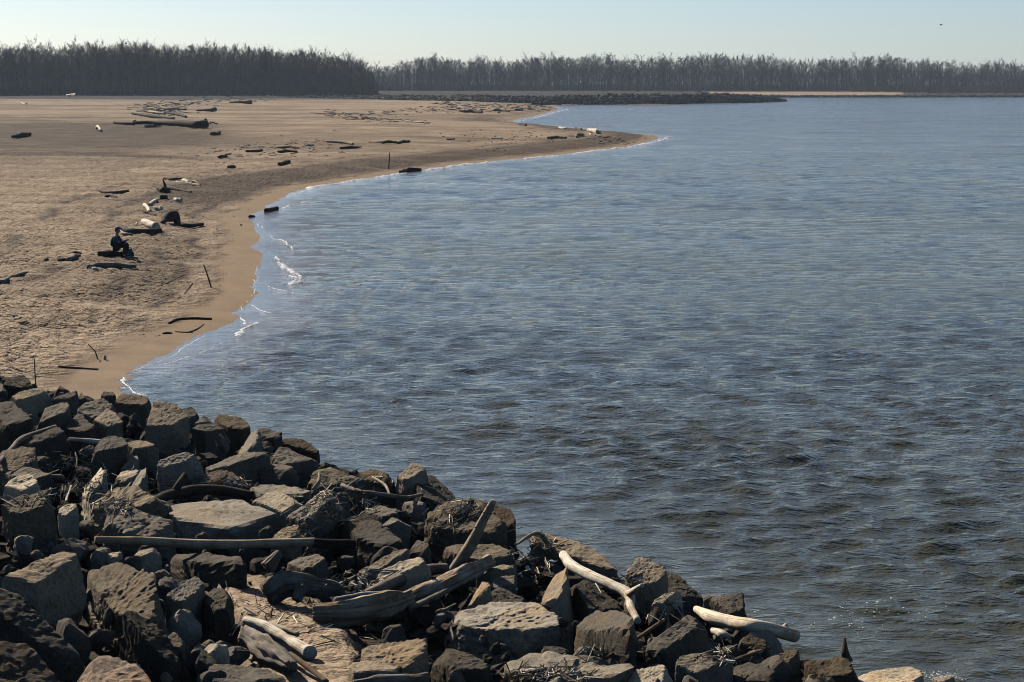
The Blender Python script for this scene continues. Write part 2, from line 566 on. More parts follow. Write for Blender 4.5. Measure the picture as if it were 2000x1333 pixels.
def build_river():
    x, y, r, f = polar(1050, 440, 16.0, 1500, R(25))
    d = land_dist(x, y)
    keep = (np.min(d[f], axis=1) < 1.6)
    rz = rock_zone(x, y - 6)
    off = np.maximum(-d, 0)
    chop = np.clip(sstep(0.2, 3.5, off) * 0.85 + 0.15, 0, 1) * (1 - rz) + rz * (0.45 + 0.55 * sstep(0, 5, off))
    dist_amp = 1.0 - 0.2 * sstep(35, 130, r)
    dx, dy, dz = wave_field(x, y, r)
    g = chop * dist_amp
    v = np.stack([x + dx * g, y + dy * g, dz * g], 1)
    silt = 0.75 * (1 - sstep(0.3, 4.5, off + 1.4 * noise2(x, y, 0.3, 51))) * (1 - rz)
    ch = chop * (0.75 + 0.25 * sstep(150, 20, r))
    v, f2, a2 = compact(v, f[keep], dict(chop=ch, silt=silt, fardetail=sstep(55, 200, r) * sstep(1, 12, off), rough=0.06 + 0.12 * sstep(60, 400, r)))
    m = mesh_np('river', v, f2, True)
    put_attrs(m, a2)
    o = link('river', m, M_WATER)
    tag(o, 'wide choppy blue brown river', 'river', kind='structure')
build_ground()
build_river()

def build_riverbank():
    """unseen high bank under and behind the camera, added to block low sky light"""
    xs = np.linspace(-90, 14, 90); ys = np.linspace(-60, 16.5, 70)
    X, Y = np.meshgrid(xs, ys, indexing='ij')
    z = np.where(Y < 0.5, 5.9, 5.9 - 0.36 * (Y - 0.5))
    z = z + 0.12 * noise2(X.ravel(), Y.ravel(), 0.5, 71).reshape(X.shape)
    z = np.where(X > 3, z - 0.62 * (X - 3), z)
    z = np.maximum(z, -0.8)
    n = len(ys)
    i = np.arange(len(xs) - 1)[:, None] * n + np.arange(n - 1)[None, :]
    F = np.stack([i, i + n, i + n + 1, i + 1], -1).reshape(-1, 4)
    m = mesh_np('riverbank', np.stack([X.ravel(), Y.ravel(), z.ravel()], 1), F, True)
    tag(link('riverbank', m, mat_plain('bank_earth', (0.06, 0.048, 0.03), 0.95, 0.4, 1.5)), 'unseen high earth bank added to block low sky light from the riprap', 'bank', kind='structure')
build_riverbank()  # added out of view to cut the sky fill on the rock fronts
# ------------------------------------------------------------------ boulders of the foreground riprap
def ico(sub):
    bm = bmesh.new()
    bmesh.ops.create_icosphere(bm, subdivisions=sub, radius=1.0)
    v = np.array([x.co[:] for x in bm.verts])
    f = np.array([[q.index for q in x.verts] for x in bm.faces])
    bm.free()
    return v, f
ICO = {k: ico(k) for k in (1, 2, 3, 4, 5, 6)}
def hull_planes(pts):
    bm = bmesh.new()
    for p in pts:
        bm.verts.new(p)
    r = bmesh.ops.convex_hull(bm, input=bm.verts)
    bmesh.ops.delete(bm, geom=list({g for g in r['geom_interior'] if isinstance(g, bmesh.types.BMVert)}), context='VERTS')
    bm.normal_update()
    vs = np.array([v.co[:] for v in bm.verts])
    c = vs.mean(0)
    n = np.array([f.normal[:] for f in bm.faces])
    o = np.array([(np.array(f.verts[0].co[:]) - c) @ np.array(f.normal[:]) for f in bm.faces])
    bm.free()
    flip = o < 0
    n[flip] *= -1
    o = np.abs(o)
    keep = o > 1e-4
    return c, n[keep], o[keep], vs.max(0) - vs.min(0)
def rock_mesh(name, pts, sub, seed, rough=1.0, round_=150, strata=None, pock=0.0):
    """angular rock filling the hull of pts, broken up with fracture noise"""
    c, n, o, ext = hull_planes(pts)
    # knock off corners along random fracture planes
    rgc = np.random.RandomState(seed + 900)
    cn = rgc.normal(size=(17, 3)); cn /= np.linalg.norm(cn, axis=1)[:, None]
    allp = np.asarray(pts) - c
    co = (allp @ cn.T).max(0) * rgc.uniform(0.72, 0.97, 17)
    flat = cn @ np.asarray(strata) < 0.72 if strata is not None else np.abs(cn[:, 2]) < 0.75
    n = np.vstack([n, cn[flat]]); o = np.concatenate([o, co[flat]])
    V, F = ICO[sub]
    d = V * (ext / ext.max()) ** 0.75
    d /= np.linalg.norm(d, axis=1)[:, None]
    nd = d @ n.T
    q = np.where(nd > 1e-3, nd, 1e-3) / o[None, :]
    q = np.where(nd > 1e-3, q, 0)
    qm = q.max(1)
    r = 1.0 / (qm * ((q / qm[:, None]) ** round_).sum(1) ** (1.0 / round_))
    P = d * r[:, None]
    s = float(np.sort(ext)[1])
    sd = seed * 13.7
    # large break-outs, sharp ridges, then grain
    a = vnoise(P * (1.7 / s) + sd, seed)
    b = 1 - 2 * np.abs(vnoise(P * (3.6 / s) + sd, seed + 1))
    e = vnoise(P * (8.5 / s) + sd, seed + 2)
    g = 1 - 2 * np.abs(vnoise(P * (17.0 / s) + sd, seed + 3))
    h = vnoise(P * (36.0 / s) + sd, seed + 4)
    chip = np.floor(2.5 * vnoise(P * (2.6 / s) + sd + 5, seed + 5)) / 2.5
    disp = s * rough * (0.013 * a + 0.012 * b + 0.013 * e + 0.009 * g + 0.008 * h + 0.030 * chip)
    if strata is not None:
        k = P @ np.asarray(strata)
        kk = k / s * 7 + 0.6 * a
        lay = vnoise(np.stack([np.floor(kk) * 1.31, np.zeros_like(kk), np.zeros_like(kk)], 1), seed + 7)
        side = 1 - np.abs(d @ np.asarray(strata))
        disp += s * 0.05 * rough * lay * side
    if pock:
        pk = vnoise(P * (22.0 / s) + sd, seed + 9)
        disp -= s * pock * np.clip(pk - 0.15, 0, 1) * 0.03
    P = P + d * disp[:, None]
    return P + c, F

def plane_pts(poly, yb, t=None, tx=0.0, asp=0.72):
    poly = np.array(poly, float)
    i = int(np.argmax(poly[:, 1]))
    xl, yl = poly[i]
    G = ground_hit(xl, yl + 0.55 * (yb - yl))
    P0 = at_depth(xl, yl, G[1])
    if P0[2] < G[2] + 0.08:
        P0[2] = G[2] + 0.08
    dep = math.atan2(CAM_H - P0[2], G[1])
    wpx = np.ptp(poly[:, 0]); hpx = np.ptp(poly[:, 1])
    if t is None:
        ang = math.asin(min(0.95, hpx / (asp * wpx)))
        t = min(max(ang - dep, R(0)), R(19))
    else:
        t = R(t)
    n = np.array([math.tan(R(tx)), -math.sin(t), math.cos(t)])
    n /= np.linalg.norm(n)
    pts = []
    for px, py in poly:
        d = ray(px, py)
        den = d @ n
        if den > -0.04:
            den = -0.04
        k = ((P0 - np.array([0, 0, CAM_H])) @ n) / den
        pts.append(d * k + np.array([0, 0, CAM_H]))
    pts = np.array(pts)
    lo, hi = G[1] - 1.5, G[1] + 4.0
    for j in range(len(pts)):
        if not lo < pts[j, 1] < hi:
            pts[j] = at_depth(poly[j, 0], poly[j, 1], min(max(pts[j, 1], lo), hi))
    return pts, G, n

rock_no = [0]
def rock(label, poly, yb, tone=1.0, t=None, tx=-9.0, rough=1.0, kind=None, tint=(1, 1, 1), pock=0.0, back=1.10, front=0.9, strata=True, name='boulder', cat='boulder', sub=None):
    rock_no[0] += 1
    seed = rock_no[0]
    rg = np.random.RandomState(seed)
    if tx == -9.0:
        tx = -9.0 + rg.normal(0, 9)
    top, G, n = plane_pts(poly, yb, t, tx)
    c = top.mean(0)
    zb = G[2] - 0.75
    pts = list(top)
    H = max(0.1, c[2] - G[2])
    sh = rg.normal(0, 0.22, 2) * H
    for p in top:
        off = p - c
        isf = p[1] < c[1]
        k = front if isf else back
        j = rg.normal(0, 0.03, 2) * H
        pts.append(np.array([c[0] + off[0] * k * 1.02 + j[0], c[1] + off[1] * k + j[1], c[2] - (c[2] - zb) * 0.5 - (c[2] - p[2]) * 0.5]))
        pts.append(np.array([c[0] + off[0] * k * 0.9 + sh[0], c[1] + off[1] * k * (0.75 if isf else 1.05) + abs(sh[1]), zb]))
    pts = np.array(pts)
    wpx = np.ptp(np.array(poly)[:, 0])
    if sub is None:
        sub = 5 if wpx > 58 else 4
    rough = 0.85 * min(rough, 1.15) if rough < 2 else 1.6
    V, F = rock_mesh('boulder', pts, sub, seed, rough, strata=(n if strata else None), pock=pock)
    base = np.array([c[0], c[1], G[2]])
    m = mesh_np('boulder', V - base, F, False)
    o = link(name, m, M_ROCK, loc=base)
    tn = np.array(tint) * np.array([1.0, 0.875, 0.72]) * tone ** 1.6 * 0.25  # low tone also paints shade into unlit rocks, beyond their own colour
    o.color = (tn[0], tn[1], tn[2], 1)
    tag(o, label, cat, 'riprap boulders along the bank')
    return o

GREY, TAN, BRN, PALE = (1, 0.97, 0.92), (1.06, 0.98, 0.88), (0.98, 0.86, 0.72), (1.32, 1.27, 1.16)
# --- the far rim of the pile, against the sand and the water
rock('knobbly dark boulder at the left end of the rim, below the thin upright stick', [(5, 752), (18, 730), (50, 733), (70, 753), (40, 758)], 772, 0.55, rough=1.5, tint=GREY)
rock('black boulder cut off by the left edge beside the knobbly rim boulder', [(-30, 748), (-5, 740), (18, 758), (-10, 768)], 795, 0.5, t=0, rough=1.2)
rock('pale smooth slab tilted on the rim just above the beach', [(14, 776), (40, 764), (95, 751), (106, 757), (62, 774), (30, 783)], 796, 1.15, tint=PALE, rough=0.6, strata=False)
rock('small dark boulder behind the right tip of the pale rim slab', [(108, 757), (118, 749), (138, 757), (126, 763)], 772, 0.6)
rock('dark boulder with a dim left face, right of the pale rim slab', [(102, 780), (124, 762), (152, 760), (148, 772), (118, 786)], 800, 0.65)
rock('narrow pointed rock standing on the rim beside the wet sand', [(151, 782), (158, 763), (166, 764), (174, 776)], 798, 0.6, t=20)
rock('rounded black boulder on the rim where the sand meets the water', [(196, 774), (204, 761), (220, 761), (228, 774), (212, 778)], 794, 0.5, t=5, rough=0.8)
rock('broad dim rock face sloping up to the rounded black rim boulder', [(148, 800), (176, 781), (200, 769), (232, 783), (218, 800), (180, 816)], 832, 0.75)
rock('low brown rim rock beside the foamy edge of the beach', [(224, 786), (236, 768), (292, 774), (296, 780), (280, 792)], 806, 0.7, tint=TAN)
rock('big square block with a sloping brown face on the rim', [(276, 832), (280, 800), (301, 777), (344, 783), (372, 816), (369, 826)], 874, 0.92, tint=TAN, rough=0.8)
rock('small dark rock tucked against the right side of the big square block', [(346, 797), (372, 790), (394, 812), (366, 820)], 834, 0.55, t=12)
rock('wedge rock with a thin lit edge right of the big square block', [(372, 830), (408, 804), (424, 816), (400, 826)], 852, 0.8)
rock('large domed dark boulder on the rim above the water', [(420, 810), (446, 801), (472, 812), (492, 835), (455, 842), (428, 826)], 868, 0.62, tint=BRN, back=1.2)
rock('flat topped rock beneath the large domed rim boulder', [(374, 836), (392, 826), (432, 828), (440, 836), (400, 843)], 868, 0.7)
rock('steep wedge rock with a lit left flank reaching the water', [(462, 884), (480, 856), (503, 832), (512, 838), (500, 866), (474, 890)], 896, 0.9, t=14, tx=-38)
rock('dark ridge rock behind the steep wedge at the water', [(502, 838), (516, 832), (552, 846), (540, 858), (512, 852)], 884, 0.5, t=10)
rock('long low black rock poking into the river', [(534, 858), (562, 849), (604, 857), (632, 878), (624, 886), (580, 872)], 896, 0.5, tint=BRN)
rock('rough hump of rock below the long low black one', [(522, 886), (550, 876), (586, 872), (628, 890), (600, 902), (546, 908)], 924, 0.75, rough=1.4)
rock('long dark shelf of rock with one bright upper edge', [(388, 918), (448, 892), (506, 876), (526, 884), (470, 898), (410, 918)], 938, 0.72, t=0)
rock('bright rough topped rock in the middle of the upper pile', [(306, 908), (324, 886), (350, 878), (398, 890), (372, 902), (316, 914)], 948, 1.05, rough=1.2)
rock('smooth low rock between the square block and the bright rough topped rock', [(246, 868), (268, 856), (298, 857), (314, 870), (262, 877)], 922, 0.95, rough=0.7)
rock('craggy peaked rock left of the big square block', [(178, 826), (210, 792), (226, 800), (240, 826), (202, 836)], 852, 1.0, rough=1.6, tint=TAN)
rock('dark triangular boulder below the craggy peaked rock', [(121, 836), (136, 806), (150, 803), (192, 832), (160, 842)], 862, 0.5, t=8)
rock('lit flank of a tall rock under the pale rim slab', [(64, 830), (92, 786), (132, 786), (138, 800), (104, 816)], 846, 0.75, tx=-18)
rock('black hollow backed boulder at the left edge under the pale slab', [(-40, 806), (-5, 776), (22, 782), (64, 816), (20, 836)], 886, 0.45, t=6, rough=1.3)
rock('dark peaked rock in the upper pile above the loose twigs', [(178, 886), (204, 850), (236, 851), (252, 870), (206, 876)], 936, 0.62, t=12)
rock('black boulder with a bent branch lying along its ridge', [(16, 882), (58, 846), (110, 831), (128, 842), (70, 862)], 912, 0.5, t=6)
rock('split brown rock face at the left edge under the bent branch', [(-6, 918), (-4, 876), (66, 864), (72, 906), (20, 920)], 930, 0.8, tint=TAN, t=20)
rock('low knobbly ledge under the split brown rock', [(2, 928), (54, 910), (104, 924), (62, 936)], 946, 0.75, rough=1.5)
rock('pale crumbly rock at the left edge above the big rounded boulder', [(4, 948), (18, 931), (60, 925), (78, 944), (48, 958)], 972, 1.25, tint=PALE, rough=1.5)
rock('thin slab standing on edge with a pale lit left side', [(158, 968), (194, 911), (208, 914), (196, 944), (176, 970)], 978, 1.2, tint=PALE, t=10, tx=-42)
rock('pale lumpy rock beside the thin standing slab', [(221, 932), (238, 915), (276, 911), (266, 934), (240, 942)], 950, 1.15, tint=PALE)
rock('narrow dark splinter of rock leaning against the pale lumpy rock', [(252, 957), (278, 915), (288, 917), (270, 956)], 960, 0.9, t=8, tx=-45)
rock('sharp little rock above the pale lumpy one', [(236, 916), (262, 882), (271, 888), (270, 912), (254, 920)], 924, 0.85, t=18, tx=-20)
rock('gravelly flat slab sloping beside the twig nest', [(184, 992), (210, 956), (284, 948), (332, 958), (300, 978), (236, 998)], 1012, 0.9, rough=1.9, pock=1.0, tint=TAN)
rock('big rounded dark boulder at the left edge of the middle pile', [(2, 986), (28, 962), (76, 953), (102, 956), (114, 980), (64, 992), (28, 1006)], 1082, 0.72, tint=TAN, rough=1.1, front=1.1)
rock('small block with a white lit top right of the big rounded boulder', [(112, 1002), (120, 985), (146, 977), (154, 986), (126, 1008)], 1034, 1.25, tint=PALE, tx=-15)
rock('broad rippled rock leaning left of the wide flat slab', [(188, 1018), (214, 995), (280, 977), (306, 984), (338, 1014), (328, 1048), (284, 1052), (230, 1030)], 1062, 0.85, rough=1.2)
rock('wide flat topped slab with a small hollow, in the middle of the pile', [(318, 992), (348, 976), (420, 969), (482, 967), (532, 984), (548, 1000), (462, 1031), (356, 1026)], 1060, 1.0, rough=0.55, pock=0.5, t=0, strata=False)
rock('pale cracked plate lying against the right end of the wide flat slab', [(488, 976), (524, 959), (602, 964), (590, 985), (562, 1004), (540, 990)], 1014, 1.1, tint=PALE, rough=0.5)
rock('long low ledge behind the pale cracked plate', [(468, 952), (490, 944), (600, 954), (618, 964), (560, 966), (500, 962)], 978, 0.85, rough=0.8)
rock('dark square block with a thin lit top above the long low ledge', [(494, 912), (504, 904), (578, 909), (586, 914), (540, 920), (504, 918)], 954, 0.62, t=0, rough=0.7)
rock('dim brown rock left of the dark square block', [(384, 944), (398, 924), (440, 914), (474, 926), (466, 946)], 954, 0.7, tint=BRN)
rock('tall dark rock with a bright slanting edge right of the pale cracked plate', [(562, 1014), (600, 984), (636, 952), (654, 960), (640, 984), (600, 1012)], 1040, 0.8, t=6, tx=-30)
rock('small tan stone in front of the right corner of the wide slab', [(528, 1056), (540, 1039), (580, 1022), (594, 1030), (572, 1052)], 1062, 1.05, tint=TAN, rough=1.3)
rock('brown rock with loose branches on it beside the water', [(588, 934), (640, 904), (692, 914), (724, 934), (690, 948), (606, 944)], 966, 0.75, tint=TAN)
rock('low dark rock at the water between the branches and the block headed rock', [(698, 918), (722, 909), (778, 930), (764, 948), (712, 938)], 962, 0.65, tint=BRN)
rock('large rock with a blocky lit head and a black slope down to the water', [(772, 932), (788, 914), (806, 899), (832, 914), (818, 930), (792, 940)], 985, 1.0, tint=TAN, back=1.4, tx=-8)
rock('black slope of rock falling right towards the river', [(806, 946), (832, 915), (850, 922), (892, 968), (870, 985), (830, 975)], 1000, 0.45, t=4, tx=25)  # shaded side of the block headed rock, painted by a low tone
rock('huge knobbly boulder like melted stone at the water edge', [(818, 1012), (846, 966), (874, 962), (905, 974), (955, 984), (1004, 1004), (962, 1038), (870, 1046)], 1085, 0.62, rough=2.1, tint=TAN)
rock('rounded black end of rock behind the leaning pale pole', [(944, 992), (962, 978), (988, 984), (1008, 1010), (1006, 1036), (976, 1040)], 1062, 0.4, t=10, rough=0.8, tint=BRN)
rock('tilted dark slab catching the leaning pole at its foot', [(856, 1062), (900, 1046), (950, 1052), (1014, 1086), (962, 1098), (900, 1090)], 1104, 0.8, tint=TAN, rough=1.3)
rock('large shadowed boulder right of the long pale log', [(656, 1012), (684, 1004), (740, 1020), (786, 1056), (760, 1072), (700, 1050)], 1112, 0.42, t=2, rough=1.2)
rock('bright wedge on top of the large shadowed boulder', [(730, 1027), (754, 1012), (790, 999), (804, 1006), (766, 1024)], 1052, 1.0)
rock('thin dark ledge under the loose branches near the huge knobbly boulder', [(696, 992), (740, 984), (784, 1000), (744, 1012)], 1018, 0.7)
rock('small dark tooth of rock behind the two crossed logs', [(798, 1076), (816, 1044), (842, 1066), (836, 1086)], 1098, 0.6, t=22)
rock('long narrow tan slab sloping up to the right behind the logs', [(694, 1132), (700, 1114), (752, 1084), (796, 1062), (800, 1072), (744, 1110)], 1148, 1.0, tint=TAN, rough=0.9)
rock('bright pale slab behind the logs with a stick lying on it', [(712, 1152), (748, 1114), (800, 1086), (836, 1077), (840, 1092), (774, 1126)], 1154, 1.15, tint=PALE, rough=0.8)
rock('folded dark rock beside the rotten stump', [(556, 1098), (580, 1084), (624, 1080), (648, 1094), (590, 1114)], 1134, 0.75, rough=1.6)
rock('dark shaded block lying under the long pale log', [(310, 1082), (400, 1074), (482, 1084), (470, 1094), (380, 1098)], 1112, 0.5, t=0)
rock('pair of pale shards pushed up left of the long log', [(203, 1084), (226, 1066), (241, 1070), (228, 1090)], 1102, 1.2, tint=PALE, t=20)
rock('flat pale shard just below the left end of the long log', [(252, 1082), (300, 1064), (314, 1070), (276, 1088)], 1104, 1.15, tint=PALE)
# --- lower left
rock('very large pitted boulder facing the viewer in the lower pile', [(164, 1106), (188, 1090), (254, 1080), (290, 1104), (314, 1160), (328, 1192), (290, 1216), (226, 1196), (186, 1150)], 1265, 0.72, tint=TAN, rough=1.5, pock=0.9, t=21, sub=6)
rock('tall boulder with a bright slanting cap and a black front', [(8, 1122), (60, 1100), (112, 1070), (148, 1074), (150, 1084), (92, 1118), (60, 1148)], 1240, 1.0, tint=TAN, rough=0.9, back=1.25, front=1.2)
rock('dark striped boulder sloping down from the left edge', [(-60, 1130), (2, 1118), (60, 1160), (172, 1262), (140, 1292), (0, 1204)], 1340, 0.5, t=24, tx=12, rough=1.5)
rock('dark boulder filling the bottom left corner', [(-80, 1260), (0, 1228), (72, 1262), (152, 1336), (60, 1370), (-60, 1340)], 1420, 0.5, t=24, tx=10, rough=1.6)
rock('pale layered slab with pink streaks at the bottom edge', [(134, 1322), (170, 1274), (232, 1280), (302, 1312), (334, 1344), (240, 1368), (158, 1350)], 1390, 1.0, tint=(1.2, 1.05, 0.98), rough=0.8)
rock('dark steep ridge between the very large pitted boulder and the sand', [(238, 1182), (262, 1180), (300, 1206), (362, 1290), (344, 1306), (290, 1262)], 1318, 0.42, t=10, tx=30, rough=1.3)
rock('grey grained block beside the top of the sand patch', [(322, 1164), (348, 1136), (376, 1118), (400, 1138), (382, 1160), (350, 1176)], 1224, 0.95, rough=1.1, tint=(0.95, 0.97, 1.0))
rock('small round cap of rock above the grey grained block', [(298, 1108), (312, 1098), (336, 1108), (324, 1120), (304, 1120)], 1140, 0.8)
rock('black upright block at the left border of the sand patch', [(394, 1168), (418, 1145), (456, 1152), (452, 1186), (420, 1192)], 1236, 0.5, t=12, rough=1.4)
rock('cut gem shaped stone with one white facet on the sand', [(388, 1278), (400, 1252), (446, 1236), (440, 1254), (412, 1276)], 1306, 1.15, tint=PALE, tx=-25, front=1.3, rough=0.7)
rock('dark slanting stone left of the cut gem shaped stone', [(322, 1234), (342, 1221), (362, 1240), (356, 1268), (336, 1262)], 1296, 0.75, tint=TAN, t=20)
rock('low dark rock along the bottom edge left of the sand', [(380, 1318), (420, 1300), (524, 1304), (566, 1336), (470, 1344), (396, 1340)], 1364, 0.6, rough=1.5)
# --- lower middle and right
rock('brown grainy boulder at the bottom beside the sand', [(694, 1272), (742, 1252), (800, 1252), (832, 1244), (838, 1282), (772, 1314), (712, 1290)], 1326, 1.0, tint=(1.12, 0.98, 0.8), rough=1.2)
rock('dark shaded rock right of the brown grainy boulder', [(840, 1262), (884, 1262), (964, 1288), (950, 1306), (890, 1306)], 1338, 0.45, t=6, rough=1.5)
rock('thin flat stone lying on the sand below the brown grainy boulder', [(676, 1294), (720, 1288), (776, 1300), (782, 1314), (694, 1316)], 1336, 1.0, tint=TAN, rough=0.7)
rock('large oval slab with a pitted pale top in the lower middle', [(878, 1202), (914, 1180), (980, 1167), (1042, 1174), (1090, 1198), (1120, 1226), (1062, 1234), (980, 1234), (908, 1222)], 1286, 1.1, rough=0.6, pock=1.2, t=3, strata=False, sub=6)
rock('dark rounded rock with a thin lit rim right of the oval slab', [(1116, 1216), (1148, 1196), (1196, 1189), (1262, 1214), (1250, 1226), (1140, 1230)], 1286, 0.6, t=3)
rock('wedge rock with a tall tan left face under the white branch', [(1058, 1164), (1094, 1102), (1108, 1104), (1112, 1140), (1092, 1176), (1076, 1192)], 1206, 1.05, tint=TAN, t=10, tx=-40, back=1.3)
rock('right flank of rock under the middle of the white branch, coloured dark as shade', [(1108, 1118), (1122, 1112), (1200, 1168), (1212, 1190), (1150, 1190)], 1208, 0.45, t=6, tx=22)  # unlit side of the tan wedge rock, its shade put into the tone
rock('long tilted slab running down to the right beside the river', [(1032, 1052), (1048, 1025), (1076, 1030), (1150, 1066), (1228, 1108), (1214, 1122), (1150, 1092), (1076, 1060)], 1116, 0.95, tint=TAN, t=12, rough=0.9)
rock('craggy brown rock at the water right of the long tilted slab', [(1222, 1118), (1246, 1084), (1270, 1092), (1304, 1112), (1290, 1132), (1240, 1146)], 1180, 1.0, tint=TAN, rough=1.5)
rock('flank of rock falling right to the rough dark waterside rock, coloured black as shade', [(1294, 1128), (1306, 1112), (1340, 1136), (1374, 1168), (1340, 1176), (1306, 1156)], 1192, 0.45, t=6, tx=15, rough=1.4)  # shaded half of the craggy brown rock, darkened by tone
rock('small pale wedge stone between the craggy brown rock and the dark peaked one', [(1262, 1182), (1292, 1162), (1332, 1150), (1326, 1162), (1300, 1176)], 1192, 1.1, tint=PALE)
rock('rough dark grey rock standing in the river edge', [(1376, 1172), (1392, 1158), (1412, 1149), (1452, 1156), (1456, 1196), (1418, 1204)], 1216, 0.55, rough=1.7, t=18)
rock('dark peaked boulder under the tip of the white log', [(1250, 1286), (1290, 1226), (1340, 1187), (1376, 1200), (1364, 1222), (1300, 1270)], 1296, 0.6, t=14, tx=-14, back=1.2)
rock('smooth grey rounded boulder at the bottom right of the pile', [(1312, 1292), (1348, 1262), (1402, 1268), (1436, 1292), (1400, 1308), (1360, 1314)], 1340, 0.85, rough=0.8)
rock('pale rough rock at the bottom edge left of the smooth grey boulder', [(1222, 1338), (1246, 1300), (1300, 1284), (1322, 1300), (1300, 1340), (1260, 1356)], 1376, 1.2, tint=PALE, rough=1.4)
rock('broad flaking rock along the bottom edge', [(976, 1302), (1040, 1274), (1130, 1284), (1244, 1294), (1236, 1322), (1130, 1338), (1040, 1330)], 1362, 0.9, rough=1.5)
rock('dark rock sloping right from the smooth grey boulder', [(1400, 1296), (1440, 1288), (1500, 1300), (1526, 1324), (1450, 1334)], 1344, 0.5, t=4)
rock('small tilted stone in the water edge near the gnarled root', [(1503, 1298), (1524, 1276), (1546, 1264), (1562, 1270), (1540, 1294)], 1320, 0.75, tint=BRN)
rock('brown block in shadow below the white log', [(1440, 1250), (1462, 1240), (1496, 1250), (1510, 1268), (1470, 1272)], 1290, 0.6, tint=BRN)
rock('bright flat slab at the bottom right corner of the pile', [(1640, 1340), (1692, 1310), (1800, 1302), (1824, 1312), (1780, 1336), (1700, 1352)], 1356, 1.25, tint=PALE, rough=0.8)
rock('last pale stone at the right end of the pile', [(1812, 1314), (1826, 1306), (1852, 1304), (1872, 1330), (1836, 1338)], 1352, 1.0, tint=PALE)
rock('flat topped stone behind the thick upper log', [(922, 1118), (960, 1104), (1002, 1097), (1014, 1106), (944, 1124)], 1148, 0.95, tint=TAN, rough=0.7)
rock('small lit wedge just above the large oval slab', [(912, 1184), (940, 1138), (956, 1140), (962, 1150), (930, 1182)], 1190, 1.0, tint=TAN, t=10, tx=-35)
rock('flank of rock above the right half of the oval slab, coloured dark as shade', [(952, 1150), (966, 1140), (1026, 1172), (1010, 1184), (970, 1174)], 1192, 0.55, t=4, tx=14)  # shaded half of the small lit wedge, darkened by tone
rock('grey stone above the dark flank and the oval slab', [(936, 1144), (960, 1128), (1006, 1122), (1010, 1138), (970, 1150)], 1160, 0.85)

rock('dark jagged rock beneath the upright wood spike at the water edge', [(1568, 1292), (1590, 1276), (1622, 1268), (1660, 1284), (1684, 1312), (1630, 1322), (1588, 1312)], 1350, 0.5, tint=BRN, rough=1.8)
rock('small glistening brown rock below the dark jagged rock', [(1566, 1326), (1590, 1306), (1620, 1304), (1634, 1322), (1600, 1338)], 1350, 0.85, tint=BRN, rough=1.8)
# --- small loose rocks in the gaps
def small_rocks():
    rg = np.random.RandomState(77)
    meshes = []
    for k in range(12):
        n = rg.normal(size=(16, 3))
        n /= np.linalg.norm(n, axis=1)[:, None]
        pts = n * np.array([1.0, 0.8, 0.6]) * rg.uniform(0.75, 1.1, (16, 1))
        V, F = rock_mesh('rock', pts, 3, 500 + k, 1.1)
        meshes.append(mesh_np('rock', V, F, False))
    zone = [(-20, 752), (230, 782), (500, 856), (640, 908), (880, 985), (1010, 1068), (1220, 1124), (1440, 1206), (1560, 1285), (1700, 1328), (1880, 1345),
            (1880, 1420), (-20, 1420)]
    n = 0
    while n < 280:
        px, py = rg.uniform(-20, 1880), rg.uniform(750, 1420)
        if not in_poly(np.array([px]), np.array([py]), zone)[0]:
            continue
        sandy = in_poly(np.array([px]), np.array([py]), SAND_PX)[0]
        if sandy and rg.rand() > 0.06:
            continue
        p = ground_hit(px, py)
        s = (0.35 if sandy else 1.0) * rg.choice([0.09, 0.14, 0.22, 0.34], p=[0.3, 0.3, 0.25, 0.15]) * rg.uniform(0.8, 1.2)
        o = link('rock', meshes[n % 12], M_ROCK, loc=(p[0], p[1], p[2] - 0.08 + (0.08 if sandy else 0.0) + s * 0.1))
        o.scale = (s, s, s)
        o.rotation_euler = tuple(rg.uniform(0, 6.28, 3))
        tn = rg.uniform(0.06, 0.26)
        o.color = (tn, tn * 0.88, tn * 0.74, 1)
        tag(o, 'small loose angular rock wedged in the gaps between the riprap boulders', 'rock', 'small loose rocks among the boulders')
        n += 1
small_rocks()

def loose_rocks(name, label, cat, centres, sizes, mat, seed, squash=0.75, sub=1):
    rg = np.random.RandomState(seed)
    V0, F0 = ICO[sub]
    n = len(centres)
    V0 = V0[None] * rg.uniform(0.65, 1.25, (n, len(V0), 1))
    a = rg.uniform(0, 6.28, n)
    c, s = np.cos(a), np.sin(a)
    V = np.stack([V0[..., 0] * c[:, None] - V0[..., 1] * s[:, None], V0[..., 0] * s[:, None] + V0[..., 1] * c[:, None], V0[..., 2] * squash], -1)
    V = V * sizes[:, None, None] + centres[:, None, :]
    F = (F0[None] + (np.arange(n) * V0.shape[1])[:, None, None]).reshape(-1, 3)
    o = link(name, mesh_np(name, V.reshape(-1, 3), F, False), mat)
    tag(o, label, cat, kind='stuff')
    return o
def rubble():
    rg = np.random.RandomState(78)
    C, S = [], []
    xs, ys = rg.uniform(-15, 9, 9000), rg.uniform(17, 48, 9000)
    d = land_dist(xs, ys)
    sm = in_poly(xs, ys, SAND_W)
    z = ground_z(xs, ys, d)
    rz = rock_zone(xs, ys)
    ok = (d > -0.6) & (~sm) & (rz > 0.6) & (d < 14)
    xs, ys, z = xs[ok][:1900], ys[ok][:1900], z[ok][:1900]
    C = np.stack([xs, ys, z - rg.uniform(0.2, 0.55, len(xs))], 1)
    o = loose_rocks('rock_rubble', 'broken rubble in the deep gaps under the boulders, coloured dark as shade', 'rubble', C, rg.uniform(0.07, 0.26, len(xs)), M_ROCK, 79, 0.8, 2)
    o.color = (0.05, 0.043, 0.035, 1)  # near black colour paints the shade of the gaps
rubble()
